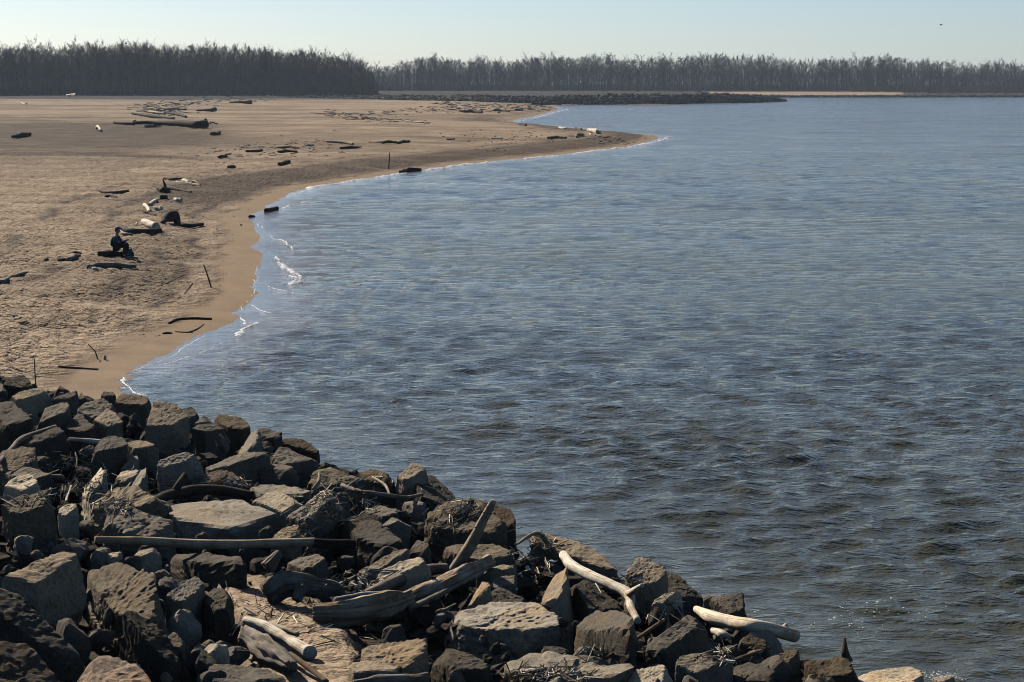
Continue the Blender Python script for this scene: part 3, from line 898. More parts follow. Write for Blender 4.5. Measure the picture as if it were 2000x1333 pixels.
# ------------------------------------------------------------------ driftwood
def catmull(P, n):
    P = np.asarray(P, float)
    if len(P) == 2:
        s = np.linspace(0, 1, n)[:, None]
        return P[0] * (1 - s) + P[1] * s
    Q = np.vstack([2 * P[0] - P[1], P, 2 * P[-1] - P[-2]])
    out = []
    for u in np.linspace(0, len(P) - 1 - 1e-6, n):
        i = int(u); t = u - i
        a, b, c, d = Q[i], Q[i + 1], Q[i + 2], Q[i + 3]
        out.append(0.5 * ((2 * b) + (c - a) * t + (2 * a - 5 * b + 4 * c - d) * t * t + (3 * b - a - 3 * c + d) * t ** 3))
    return np.array(out)
def tube(path, radii, sides=10, rings=None, rough=0.12, seed=0, oval=1.0):
    """bent, tapering, knotted log; returns verts, quads, uv per vertex"""
    path = np.asarray(path, float)
    rings = rings or max(12, min(48, 7 * len(path)))
    C = catmull(path, rings)
    rad = np.interp(np.linspace(0, 1, rings), np.linspace(0, 1, len(radii)), radii)
    T = np.gradient(C, axis=0)
    T /= np.linalg.norm(T, axis=1)[:, None] + 1e-9
    up = np.array([0, 0, 1.0])
    if abs(T.mean(0)[2]) > 0.8:
        up = np.array([0, 1.0, 0.2])
    S = np.cross(T, up); S /= np.linalg.norm(S, axis=1)[:, None] + 1e-9
    U = np.cross(S, T)
    th = np.linspace(0, 2 * math.pi, sides, endpoint=False)
    L = np.concatenate([[0], np.cumsum(np.linalg.norm(np.diff(C, axis=0), axis=1))])
    V = C[:, None, :] + rad[:, None, None] * (np.cos(th)[None, :, None] * S[:, None, :] + oval * np.sin(th)[None, :, None] * U[:, None, :])
    V = V.reshape(-1, 3)
    cen = np.repeat(C, sides, 0)
    rr = np.repeat(rad, sides)
    d = (V - cen)
    mr = float(np.mean(radii)) + 1e-6
    nz = vnoise(np.stack([np.repeat(L, sides) / mr * 0.22, np.tile(np.cos(th), rings) * 1.1 + 9, np.tile(np.sin(th), rings) * 1.1], 1), seed) \
        + 0.5 * vnoise(np.stack([np.repeat(L, sides) / mr * 0.7, np.tile(np.cos(th), rings) * 2.2 + 9, np.tile(np.sin(th), rings) * 2.2], 1), seed + 1)
    if rough > 0.28:   # splintered grain: furrows along the log
        fur = vnoise(np.stack([np.repeat(L, sides) / mr * 0.12, np.tile(np.cos(th), rings) * 6.5, np.tile(np.sin(th), rings) * 6.5], 1), seed + 3)
        nz = nz + 1.1 * fur
    V = cen + d * (1 + rough * nz)[:, None]
    uv = np.stack([np.repeat(L, sides) / (mr * 6) + seed, np.tile(np.arange(sides) / sides, rings)], 1)
    i = np.arange(rings - 1)[:, None] * sides
    j = np.arange(sides)[None, :]
    F = np.stack([i + j, i + (j + 1) % sides, i + sides + (j + 1) % sides, i + sides + j], -1).reshape(-1, 4)
    # end caps as a small sunken fan (degenerate quads avoided: use centre rings)
    n0 = len(V)
    caps_v, caps_f = [], []
    for e, ring0, sgn in ((0, 0, 1), (1, (rings - 1) * sides, -1)):
        c = C[0] if e == 0 else C[-1]
        tt = T[0] if e == 0 else T[-1]
        k = n0 + len(caps_v)
        inner = c + (V[ring0:ring0 + sides] - c) * 0.45 + sgn * tt * rad[0 if e == 0 else -1] * (-0.10)
        caps_v += list(inner)
        for a in range(sides):
            b = (a + 1) % sides
            caps_f.append((ring0 + b, ring0 + a, k + a, k + b) if e == 0 else (ring0 + a, ring0 + b, k + b, k + a))
        for a in range(0, sides - 2, 2):
            q = (k, k + a + 1, k + a + 2, k + (a + 3) % sides)
            if len(set(q)) == 4:
                caps_f.append(q if e else q[::-1])
    if caps_v:
        V = np.vstack([V, np.array(caps_v)])
        uv = np.vstack([uv, np.tile([[0.3, 0.5]], (len(caps_v), 1)) + 0.3 * (np.arange(len(caps_v)) % 5)[:, None]])
        F = np.vstack([F, np.array(caps_f)])
    return V, F, uv
def tube_mesh(name, V, F, uv, base, smooth=True):
    m = mesh_np(name, V - base, F, smooth)
    l = m.uv_layers.new(name='UVMap')
    l.data.foreach_set('uv', uv[F.ravel()].astype(np.float32).ravel())
    return m

WC = dict(white=(0.66, 0.59, 0.48), pale=(0.40, 0.34, 0.26), grey=(0.23, 0.20, 0.165), brown=(0.17, 0.12, 0.075), dark=(0.065, 0.05, 0.037), black=(0.032, 0.026, 0.02))
wood_no = [0]
def wood_pts(pts, lift, mode):
    out = []
    y0 = None
    for p in pts:
        if mode == 'v' and y0 is not None:
            out.append(at_depth(p[0], p[1], y0 + (p[2] if len(p) > 2 else 0)))
        else:
            lf = p[2] if len(p) > 2 else lift
            G = ground_hit(p[0], p[1] + lf)
            out.append(at_depth(p[0], p[1], G[1]))
            y0 = G[1]
    return np.array(out)
def log(label, pts, rad, col='grey', lift=None, mode='g', name='driftwood_log', cat='driftwood', rough=0.12, stubs=(), sides=None, group=None, oval=1.0):
    """pts: places along the log as seen in the photograph; rad: half thickness there"""
    wood_no[0] += 1
    sd = wood_no[0]
    if np.isscalar(rad):
        rad = [rad]
    if lift is None:
        lift = max(rad)
    W = wood_pts(pts, lift, mode)
    if group == BW:
        W[:, 2] -= 0.03
    sc = np.array([p[1] for p in W]) / FPX
    rw = [r * s for r, s in zip(np.interp(np.linspace(0, 1, len(W)), np.linspace(0, 1, len(rad)), rad), sc)]
    if len(pts) == 2 and max(rad) > 1.9 and mode == 'g':
        rq = np.random.RandomState(sd)
        rw = [r_ * k_ for r_, k_ in zip(np.interp(np.linspace(0, 1, 6), [0, 1], rw), rq.uniform(0.7, 1.12, 6) * np.array([0.7, 1.05, 1.0, 1.05, 0.95, 0.75]))]
        rough = max(rough, 0.27)
        mid = (W[0] + W[1]) / 2 + rq.normal(0, 0.12, 3) * np.linalg.norm(W[1] - W[0]) * np.array([0.3, 1, 0.4])
        W = np.array([W[0], mid, W[1]])
    sides = sides or (14 if max(rad) > 8 else 10)
    V, F, uv = tube(W, rw, sides, rough=rough, seed=sd, rings=(40 if max(rad) > 8 else None), oval=oval)
    base = W[0].copy()
    o = link(name, tube_mesh(name, V, F, uv, base), M_WOOD, loc=base)
    c = WC[col] if isinstance(col, str) else tuple(v * (0.85 if max(col) > 0.7 else 0.95) for v in col)
    o.color = (*c, 1)
    tag(o, label, cat, group)
    for sp, sr in stubs:
        P = []
        for q in sp:
            yd = float(np.interp(q[0], *zip(*sorted((p[0], w[1]) for p, w in zip(pts, W)))))
            P.append(at_depth(q[0], q[1], yd + (q[2] if len(q) > 2 else 0)))
        P = np.array(P)
        V, F, uv = tube(P, [r * P[0][1] / FPX for r in sr], 8, rough=rough, seed=sd + 50)
        b = link('branch_stub', tube_mesh('branch_stub', V, F, uv, base), M_WOOD, parent=o)
        b.color = (*c, 1)
    return o
DW = 'driftwood among the riprap boulders'
BW = 'driftwood on the beach'
# foreground
log('long straight pale log lying across the pile in front of the wide slab', [(186, 1054, 22), (300, 1058, 24), (400, 1064, 24), (520, 1062, 24), (614, 1059, 24)], [7, 9, 10, 9, 9], (0.46, 0.36, 0.25), group=DW, rough=0.07)
log('log end coloured black as shadow, continuing to the right of the long straight pale log', [(612, 1062, 22), (650, 1063, 20), (692, 1064, 16)], [9, 10, 9], 'black', group=DW)  # black colour stands for the shadow beyond the pale log
log('dark curved log arching over the wide flat slab with one upright stub', [(288, 984, 14), (338, 966, 16), (415, 957, 18), (496, 968, 14)], [9, 11, 11, 8], 'dark', group=DW, stubs=[([(338, 966), (350, 946), (361, 928, 0.1)], [8, 7, 6])])
log('pale pole leaning steeply up to the right against the river', [(888, 1112, 10), (922, 1060, -0.25), (963, 980, -0.6)], [12, 12, 7], (0.50, 0.41, 0.30), mode='v', group=DW, rough=0.1)
log('thick weathered log sloping up to the right below the leaning pole', [(742, 1180, 14), (820, 1160, 16), (890, 1128, 24), (956, 1098, 34)], [8, 14, 16, 13], (0.42, 0.34, 0.26), group=DW, rough=0.29, sides=36)
log('smooth log lying behind the thick weathered log', [(712, 1164, 12), (770, 1138, 22), (830, 1116, 26), (872, 1110, 28)], [11, 14, 13, 9], (0.30, 0.24, 0.185), group=DW)
log('splintered rotten log with a broken end beside the sand', [(612, 1200, 14), (680, 1196, 20), (750, 1184, 22), (802, 1166, 26)], [15, 22, 20, 12], (0.34, 0.27, 0.19), group=DW, rough=0.42, sides=44)
log('blue grey smooth log end above the splintered rotten log', [(656, 1174, 18), (700, 1166, 20), (756, 1160, 20)], [8, 8, 7], (0.38, 0.37, 0.38), group=DW)
log('thin splinter lying along the underside of the thick weathered log', [(800, 1188, 14), (850, 1166, 14), (900, 1140, 16)], [5, 7, 4], 'grey', group=DW, rough=0.25)
log('white bleached branch curving down the right of the pile with a side fork', [(1100, 1084, 34), (1118, 1106, 34), (1160, 1128, 36), (1200, 1146, 36), (1228, 1162, 34), (1232, 1186, 26), (1246, 1214, 14)], [9, 11, 11, 11, 11, 8, 7], 'white', group=DW, rough=0.08,
    stubs=[([(1226, 1162), (1240, 1152), (1254, 1144)], [8, 6, 4])])
log('thick bleached log pointing out over the water at the right', [(1360, 1190, 14), (1390, 1206, 24), (1430, 1216, 34), (1480, 1224, 44), (1552, 1242, 36)], [7, 14, 14, 13, 14], (0.80, 0.68, 0.52), group=DW, rough=0.06,
    stubs=[([(1526, 1236), (1532, 1226), (1536, 1220)], [7, 6, 4])])
log('short white log piece under the thick bleached log', [(1394, 1232, 14), (1412, 1240, 14), (1428, 1246, 12)], [7, 9, 5], (0.66, 0.57, 0.45), group=DW, rough=0.2)
log('white bleached log with a flared dark hollow end on the sand', [(480, 1212, 8), (520, 1226, 9), (562, 1250, 9), (606, 1276, 10)], [9, 12, 9, 15], 'white', group=DW, rough=0.14)
log('rough grey bark log lying left of the white log on the sand', [(478, 1242, 12), (520, 1268, 16), (566, 1302, 16)], [16, 20, 13], 'grey', group=DW, rough=0.4, sides=30)
log('short pale branch right of the white log on the sand', [(532, 1220, 4), (556, 1230, 5), (582, 1240, 4)], [5, 6, 5], 'pale', group=DW)
log('dark pole at the foot of the rough grey bark log', [(566, 1278, 14), (600, 1302, 10), (638, 1332, 6)], [6, 6, 5], 'brown', group=DW)
log('small white branch wedged high in the upper left of the pile', [(134, 858, 22), (160, 860, 20), (196, 864, 18)], [3, 4, 6], 'white', group=DW)
log('bent grey branch rising from the left edge over the black boulder', [(-6, 908, 20), (22, 878, 26), (46, 856, 30), (108, 834, 26)], [5, 5, 6, 4], 'grey', group=DW, rough=0.06)
log('thin white upright stick in the upper left twigs', [(147, 884, 36), (149, 915, 12)], [2, 2], 'pale', group=DW)
log('thin pale stick lying in the twig nest near the big rounded boulder', [(131, 978, 14), (139, 950, 26)], [2.5, 2.5], 'white', group=DW)
log('wavy grey branch lying across the dark rocks near the water', [(668, 948, 20), (700, 960, 22), (740, 966, 24), (792, 972, 24), (824, 966, 24)], [4, 5, 5, 4, 3], 'grey', group=DW)
log('curved bare twig above the wavy grey branch', [(728, 932, 24), (752, 948, 24), (761, 966, 18)], [2, 3, 2], 'pale', group=DW)
log('short pale hooked stick beside the dark square block', [(612, 956, 10), (622, 942, 24), (624, 926, 36)], [4, 4, 3], 'pale', group=DW)
log('thin straight stick pointing up right near the hooked stick', [(652, 954, 12), (698, 936, 24)], [2, 2], 'pale', group=DW)
log('thin stick lying on the bright pale slab behind the logs', [(760, 1088, 34), (798, 1122, 20)], [4, 4], 'brown', group=DW)
log('slender crooked branch below the dark rim of rock at the lower right', [(1186, 1284, 12), (1240, 1250, 22), (1296, 1212, 26)], [3, 4, 4], 'brown', group=DW)
log('thin branch pointing at the small tilted stone in the water edge', [(1438, 1288, 12), (1480, 1274, 14), (1524, 1258, 12)], [4, 4, 3], 'brown', group=DW)
log('grey weathered log end along the bottom edge below the brown boulder', [(690, 1336, 8), (760, 1330, 10), (836, 1324, 8)], [8, 12, 9], 'grey', group=DW, rough=0.3)
log('small pale stick between the long tilted slab and the white branch', [(1008, 1064, 16), (1062, 1046, 22)], [4, 5], 'pale', group=DW)
log('thin pale reed lying beside the fork of the white branch', [(1194, 1130, 16), (1250, 1146, 14)], [2, 2], 'pale', group=DW)
log('grey stick above the oval slab', [(852, 1196, 10), (890, 1180, 12)], [4, 3], 'grey', group=DW, rough=0.3)

# rotten stump and gnarled root
def stump(label, base_px, yb, wpx, hpx, col, seed, roots, name='tree_stump'):
    G = ground_hit(base_px, yb)
    s = G[1] / FPX
    wood_no[0] += 1
    rg = np.random.RandomState(seed)
    o = None
    for k, (pth, rad) in enumerate(roots):
        P = np.array([G + np.array([q[0] * s, q[2] * s if len(q) > 2 else 0.0, q[1] * s]) for q in pth])
        V, F, uv = tube(P, [r * s for r in rad], 30, rings=44, rough=0.36, seed=seed + k)
        m = tube_mesh(name if k == 0 else 'root', V, F, uv, G)
        if k == 0:
            o = link(name, m, M_WOOD, loc=G)
        else:
            b = link('root', m, M_WOOD, parent=o)
            b.color = (*WC[col], 1)
    o.color = (*WC[col], 1)
    tag(o, label, 'stump', DW)
    return o
stump('rotten furrowed stump on the sand under the long pale log', 560, 1175, 90, 70, 'grey', 5,
      [([(-40, 14), (0, 34, 20), (60, 22, 40), (110, 4, 60)], [26, 26, 20, 10]), ([(-20, 50, 30), (-4, 34, 20)], [10, 16]), ([(30, 30), (20, 8, -20)], [14, 8]), ([(-44, 60, 40), (-20, 86, 60)], [14, 8])])
log('small dark wood spike standing up at the water edge', [(1656, 1292, 16), (1652, 1268, 0), (1650, 1246, 0)], [9, 6, 2], 'brown', mode='v', group=DW, rough=0.3, sides=16)

# --- beach
def wl(label, pts, rad, col='dark', **k):
    k.setdefault('group', BW)
    return log(label, pts, rad, col, **k)
wl('thick black log the seated person sits on', [(192, 494.5), (215, 495), (248, 496)], [5, 6.5, 5], 'black', rough=0.2, lift=7)
wl('log with a white left end lying in front of the seated person', [(176, 522), (186, 517), (225, 517), (266, 520)], [7, 5, 5, 4], 'grey')
wl('short white butt of wood at the left end of the log before the person', [(174, 522), (188, 524)], [6, 5], 'white')
wl('grey log with a knotted tip at the far left of the beach', [(4, 551), (18, 542), (34, 537), (54, 530)], [5, 5, 4, 2], 'grey', rough=0.25)
wl('small black log left of the seated person', [(113, 505), (129, 507)], [4, 4], 'black')
wl('short grey forked piece touching the small black log', [(131, 507), (146, 501), (156, 499)], [4, 5, 3], 'grey', rough=0.3)
wl('thin dark slab of wood above the short grey forked piece', [(134, 493), (160, 494)], [3, 2], 'black')
wl('long dark log below the white stump behind the person', [(234, 442), (252, 450), (285, 452), (312, 449)], [5, 6, 6, 5], 'dark')
wl('thick white stump lying on its side above the long dark log', [(281, 433), (294, 438), (305, 442)], [7, 8, 8], 'white', rough=0.1)
wl('pale curved branch behind the head of the seated person', [(232, 449), (242, 455), (258, 457)], [3, 3, 2], 'pale')
wl('arched root stump right of the white stump', [(318, 436, 4), (324, 424, 14), (338, 421, 16), (346, 432, 5)], [5, 8, 9, 6], 'dark', rough=0.35)
wl('dark log trailing right from the arched root stump', [(344, 434), (368, 440), (396, 437)], [5, 4, 3], 'dark')
wl('white forked piece of wood, lower left of the white pile', [(282, 400), (289, 406), (291, 413)], [4, 4, 3], 'white', rough=0.2)
wl('white slanting piece of wood, upper one of the white pile', [(292, 399), (300, 393), (309, 389)], [3, 4, 3], 'white', rough=0.2)
wl('white stubby piece of wood, right one of the white pile', [(304, 407), (314, 404)], [5, 5], 'white', rough=0.2)
wl('low dark half buried log between the white pile and the white stump', [(280, 416), (292, 416), (304, 420)], [2, 3, 2], 'dark')
wl('rounded dark stump above the white pile', [(313, 384), (327, 384)], [6, 6], 'dark', rough=0.2)
wl('short white log standing out alone right of the rounded dark stump', [(341, 388), (354, 391)], [4, 5], 'white')
wl('dark log with an upright broken snag', [(310, 367), (318, 371), (330, 369)], [4, 5, 3], 'dark', rough=0.3, stubs=[([(324, 368), (321, 358), (318, 350)], [3, 2, 1])])
wl('dark log running right from the broken snag', [(330, 366), (345, 369), (374, 375)], [4, 3, 2], 'dark')
wl('dark log behind the broken snag', [(320, 347), (338, 350), (360, 349)], [2, 3, 3], 'dark')
wl('white lump of wood at the end of the log behind the snag', [(357, 352), (368, 355)], [4, 3], 'white', rough=0.3)
wl('thin pale plank shaped piece below the white lump', [(346, 355), (372, 358), (392, 361)], [2, 2, 2], 'pale')
wl('grey lump right of the white lump of wood', [(376, 356), (388, 358)], [3, 2], 'pale')
wl('forked dark log alone on the open sand at the left', [(188, 371), (215, 376), (250, 373)], [2, 3, 3], 'dark', stubs=[([(240, 375), (252, 378), (264, 381)], [3, 3, 2])])
wl('dark clump of root just below the forked dark log', [(206, 383), (216, 382), (228, 385)], [2, 4, 2], 'dark', rough=0.3)
wl('dark branch lying at the waterline with a bent down end', [(330, 630), (346, 623), (375, 621), (412, 622)], [2, 3, 3, 3], 'black', stubs=[([(411, 622), (411, 630), (410, 637)], [3, 2, 2]), ([(398, 630), (403, 634), (409, 640)], [2, 2, 3])])
wl('crooked dark stick below the bent down branch', [(342, 647), (366, 648), (384, 642), (398, 632)], [2, 2, 2, 1], 'dark')
wl('dark lump of wood left of the crooked dark stick', [(318, 650), (336, 649)], [3, 3], 'dark', rough=0.3)
wl('small dark lump on wet sand, leftmost by the crooked stick', [(302, 655), (312, 654)], [2, 2], 'dark', rough=0.3)
wl('small dark lump on wet sand, right of the crooked stick', [(366, 649), (376, 648)], [2, 2], 'dark', rough=0.3)
wl('dark straight log on the sand just above the riprap', [(114, 715), (140, 717), (192, 720)], [3, 3, 2], 'dark')
wl('upright leaning stick planted at the edge of the wet sand', [(413, 562, 0), (407, 542, 0), (398, 516, 0)], [1.6, 1.4, 1.2], 'black', mode='v', name='stick', cat='stick')
wl('long thin stick lying left of the upright leaning stick', [(315, 557), (345, 543), (381, 526)], [1.2, 1.2, 1], 'dark', name='stick', cat='stick')
wl('short twiggy stick beside the upright leaning stick', [(360, 573), (368, 563), (376, 552)], [1.2, 1.5, 1.2], 'dark', name='stick', cat='stick')
wl('thin upright stick above the knobbly rim boulder', [(70, 752, 0), (68, 722, 0), (67, 698, 0)], [1.2, 1.1, 0.9], 'dark', mode='v', name='stick', cat='stick')
wl('bent thin stick standing near the dark straight log', [(191, 702, 0), (186, 686, 0), (172, 670, 0)], [1.2, 1.2, 0.8], 'dark', mode='v', name='stick', cat='stick')
wl('upright stick on the dark gravel near the bend of the shore', [(759, 331, 0), (760, 315, 0), (761, 298, 0)], [1.2, 1.0, 0.8], 'dark', mode='v', name='stick', cat='stick')
wl('small pale bottle shaped piece standing on the wet sand', [(205, 703, 0), (205, 697, 0), (205, 692, 0)], [3, 3, 1.5], 'white', mode='v')
wl('black log stranded in the shallow water', [(520, 411), (530, 409), (541, 406)], [5, 5, 4], 'black')
wl('dark stone like lump on the wet sand by the stranded black log', [(486, 422), (497, 422)], [3, 3], 'black', rough=0.3)
wl('dark claw shaped root above the smooth wet bay', [(545, 320), (556, 318), (566, 315)], [3, 4, 2], 'black', rough=0.3)
wl('long dark log in the scattered driftwood line', [(480, 295), (500, 295), (512, 293)], [2, 3, 2], 'black')
wl('dark log right of the long dark log in the driftwood line', [(543, 296), (562, 295), (580, 296)], [2, 3, 2], 'dark')
wl('thin dark log above the driftwood line', [(544, 288), (566, 287), (584, 289)], [1.5, 2, 1.5], 'dark')
wl('small black log at the left end of the driftwood line', [(427, 307), (444, 306)], [3, 3], 'black')
wl('pale chip of wood at the left end of the driftwood line', [(440, 301), (451, 300)], [2, 2], 'pale')
wl('small dark log low in the driftwood line', [(444, 326), (460, 326)], [3, 3], 'dark')
wl('grey curved log with a dropped end on the middle beach', [(636, 276), (672, 278), (690, 281)], [2, 3, 2], 'grey')
wl('dark log below the grey curved log', [(665, 289), (684, 288), (706, 287)], [2, 3, 1], 'black')
wl('thin grey log leading to two dark humps on the middle beach', [(720, 277), (748, 277)], [1.5, 2], 'grey')
wl('left dark hump of log on the middle beach', [(746, 279), (776, 278)], [3, 3], 'dark')
wl('right dark hump of log on the middle beach', [(777, 279), (800, 276)], [3, 3], 'dark')
wl('white stub on the middle beach below the grey curved log', [(596, 284), (612, 283)], [2, 2], 'white')
wl('huge black fallen trunk with a flared root plate', [(262, 240), (300, 240), (350, 241), (386, 243), (400, 242)], [3, 4, 6, 7, 9], 'black', stubs=[([(399, 241), (401, 236), (402, 232)], [5, 4, 2]), ([(399, 242), (401, 247), (402, 250)], [5, 4, 2])])
wl('dark log ending at the left of the huge fallen trunk', [(222, 239), (242, 241), (262, 242)], [2, 3, 3], 'black')
wl('pale branch lying on the left part of the huge fallen trunk', [(256, 240), (266, 238)], [2, 2], 'pale')
wl('grey log below the huge fallen trunk', [(284, 247), (300, 246), (316, 243)], [3, 3, 2], 'grey')
wl('short dark log right of the flared root plate', [(410, 241), (424, 242)], [2, 2], 'black')
wl('dark boulder like log below the flared root plate', [(412, 261), (429, 259)], [4, 4], 'black', rough=0.25)
wl('long dark log in front of the far driftwood heap', [(257, 221), (290, 226), (340, 231)], [2, 3, 2], 'black')
wl('dark log poking right out of the far driftwood heap', [(318, 219), (346, 223), (364, 228)], [2, 3, 2], 'black')
wl('crooked dark branch on top of the far driftwood heap', [(322, 214), (348, 213), (363, 214)], [2, 2, 2], 'dark')
wl('pale log inside the far driftwood heap', [(292, 218), (306, 220), (322, 221)], [2, 2, 2], 'pale')
wl('black log lying by itself at the left edge of the far beach', [(25, 267), (40, 264), (58, 262)], [3, 5, 4], 'black', rough=0.25)
wl('white stub with a dark end on the dark gravel at the left', [(188, 251), (197, 255)], [3, 3], 'white')
wl('white log in the distance before the dark wood', [(130, 186), (140, 188)], [2, 2], 'white')
wl('pale log on the far sand near the left edge', [(41, 201), (52, 202)], [2, 2], 'white')
wl('far log with a black root end right of the driftwood heap', [(448, 200), (470, 200), (492, 200)], [1, 2, 4], 'black')
wl('far dark root clump on the grey stripe of sand', [(384, 216), (410, 215), (420, 213)], [1, 3, 4], 'black', rough=0.3)
wl('big white log with a dark hollow end on the spit', [(1149, 254), (1167, 257)], [5, 5], 'white')
wl('short white piece under the big white log on the spit', [(1152, 261), (1163, 264)], [2, 2], 'white')
wl('grey log pointing at the big white log on the spit', [(1126, 267), (1140, 263)], [3, 3], 'grey')
wl('dark log on the neck of the spit', [(1070, 269), (1088, 268), (1106, 269)], [2, 3, 2], 'dark')
wl('white clump of wood at the back edge of the spit', [(1092, 249), (1106, 250)], [3, 2], 'white', rough=0.3)
wl('dark root at the back edge of the spit', [(1124, 250), (1136, 252)], [3, 2], 'dark', rough=0.3)
wl('white log on the middle of the spit', [(960, 270), (982, 270)], [1.5, 2], 'white')
wl('small dark log on the spit left of the white log', [(873, 272), (888, 271)], [2, 2], 'dark')
wl('black log in the water of the small inlet', [(1014, 242), (1028, 244)], [3, 2], 'black')
wl('dark log near the far point of the beach', [(965, 216), (980, 216), (994, 217)], [2, 2, 2], 'black')
wl('dark root near the far point of the beach', [(1008, 214), (1020, 213)], [3, 3], 'black', rough=0.3)
wl('dark log in the long far driftwood line', [(905, 218), (924, 217), (942, 219)], [2, 3, 2], 'dark')
wl('long dark beam stranded at the foot of the dike', [(1040, 203), (1068, 203), (1096, 203)], [2, 2, 2], 'black')
wl('dark weedy clump washed up at the bend of the shore', [(782, 335), (800, 332), (822, 331)], [3, 4, 2], 'black', rough=0.4)
wl('white log in the middle driftwood line', [(790, 237), (826, 239)], [1.5, 1.5], 'white')

# stranded stones
def pebble(label, px, py, w, tone):
    rg = np.random.RandomState(px)
    G = ground_hit(px, py)
    s = w * G[1] / FPX / 2
    n = rg.normal(size=(14, 3)); n /= np.linalg.norm(n, axis=1)[:, None]
    V, F = rock_mesh('stone', n * np.array([1, 0.9, 0.7]) * s, 3, px, 1.0)
    o = link('stone', mesh_np('stone', V, F, False), M_ROCK, loc=(G[0], G[1], G[2] + 0.3 * s))
    o.color = (tone, tone * 0.95, tone * 0.88, 1)
    tag(o, label, 'stone', 'stones on the beach')
pebble('dark stone on the dry sand left of the small black log', 91, 510, 13, 0.12)
pebble('white stone just left of the thick white stump', 267, 439, 11, 0.7)
pebble('dark stone on the beach far left of the bent down branch', 26, 620, 9, 0.12)
pebble('small dark stone on the wet sand at the inner bay', 471, 441, 6, 0.1)
# ------------------------------------------------------------------ bare trees
M_BARK = mat_plain('tree_bark', (0.034, 0.025, 0.020), 0.95, 0.35, 0.8)
M_TWIG = mat_plain('bare_twigs', (0.110, 0.066, 0.050), 0.95, 0.3, 0.3)
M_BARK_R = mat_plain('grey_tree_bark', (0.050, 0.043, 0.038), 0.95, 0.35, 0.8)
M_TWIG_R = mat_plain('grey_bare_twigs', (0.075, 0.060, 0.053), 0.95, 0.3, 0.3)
M_BRUSH = mat_plain('bare_brush', (0.040, 0.029, 0.022), 0.95, 0.4, 0.2)
M_WILLOW = mat_plain('reddish_willow_brush', (0.115, 0.068, 0.048), 0.95, 0.3, 0.2)

def seg_tubes(segs, sides):
    """segs: list (p0,p1,r0,r1) -> tapered open tubes"""
    if not len(segs):
        return np.zeros((0, 3)), np.zeros((0, 4), int)
    A = np.array([s[0] for s in segs]); B = np.array([s[1] for s in segs])
    r0 = np.array([s[2] for s in segs]); r1 = np.array([s[3] for s in segs])
    T = B - A
    T /= np.linalg.norm(T, axis=1)[:, None] + 1e-9
    ref = np.where(np.abs(T[:, 2:3]) > 0.9, np.array([[1.0, 0, 0]]), np.array([[0, 0, 1.0]]))
    S = np.cross(T, ref); S /= np.linalg.norm(S, axis=1)[:, None] + 1e-9
    U = np.cross(T, S)
    V = []
    for k in range(sides):
        a = 2 * math.pi * k / sides
        d = S * math.cos(a) + U * math.sin(a)
        V.append(A + d * r0[:, None]); V.append(B + d * r1[:, None])
    V = np.stack(V, 1).reshape(-1, 3)
    n = len(segs)
    base = (np.arange(n) * 2 * sides)[:, None]
    F = []
    for k in range(sides):
        q = (k + 1) % sides
        F.append(np.concatenate([base + 2 * k, base + 2 * q, base + 2 * q + 1, base + 2 * k + 1], 1))
    return V, np.concatenate(F, 0)
def ribbons(A, B, w, rg):
    T = B - A
    S = np.cross(T, rg.normal(size=A.shape))
    S /= np.linalg.norm(S, axis=1)[:, None] + 1e-9
    w = np.broadcast_to(w, (len(A),))[:, None]
    V = np.stack([A - S * w, A + S * w, B + S * w * 0.35, B - S * w * 0.35], 1).reshape(-1, 3)
    i = (np.arange(len(A)) * 4)[:, None]
    return V, i + np.array([[0, 1, 2, 3]])

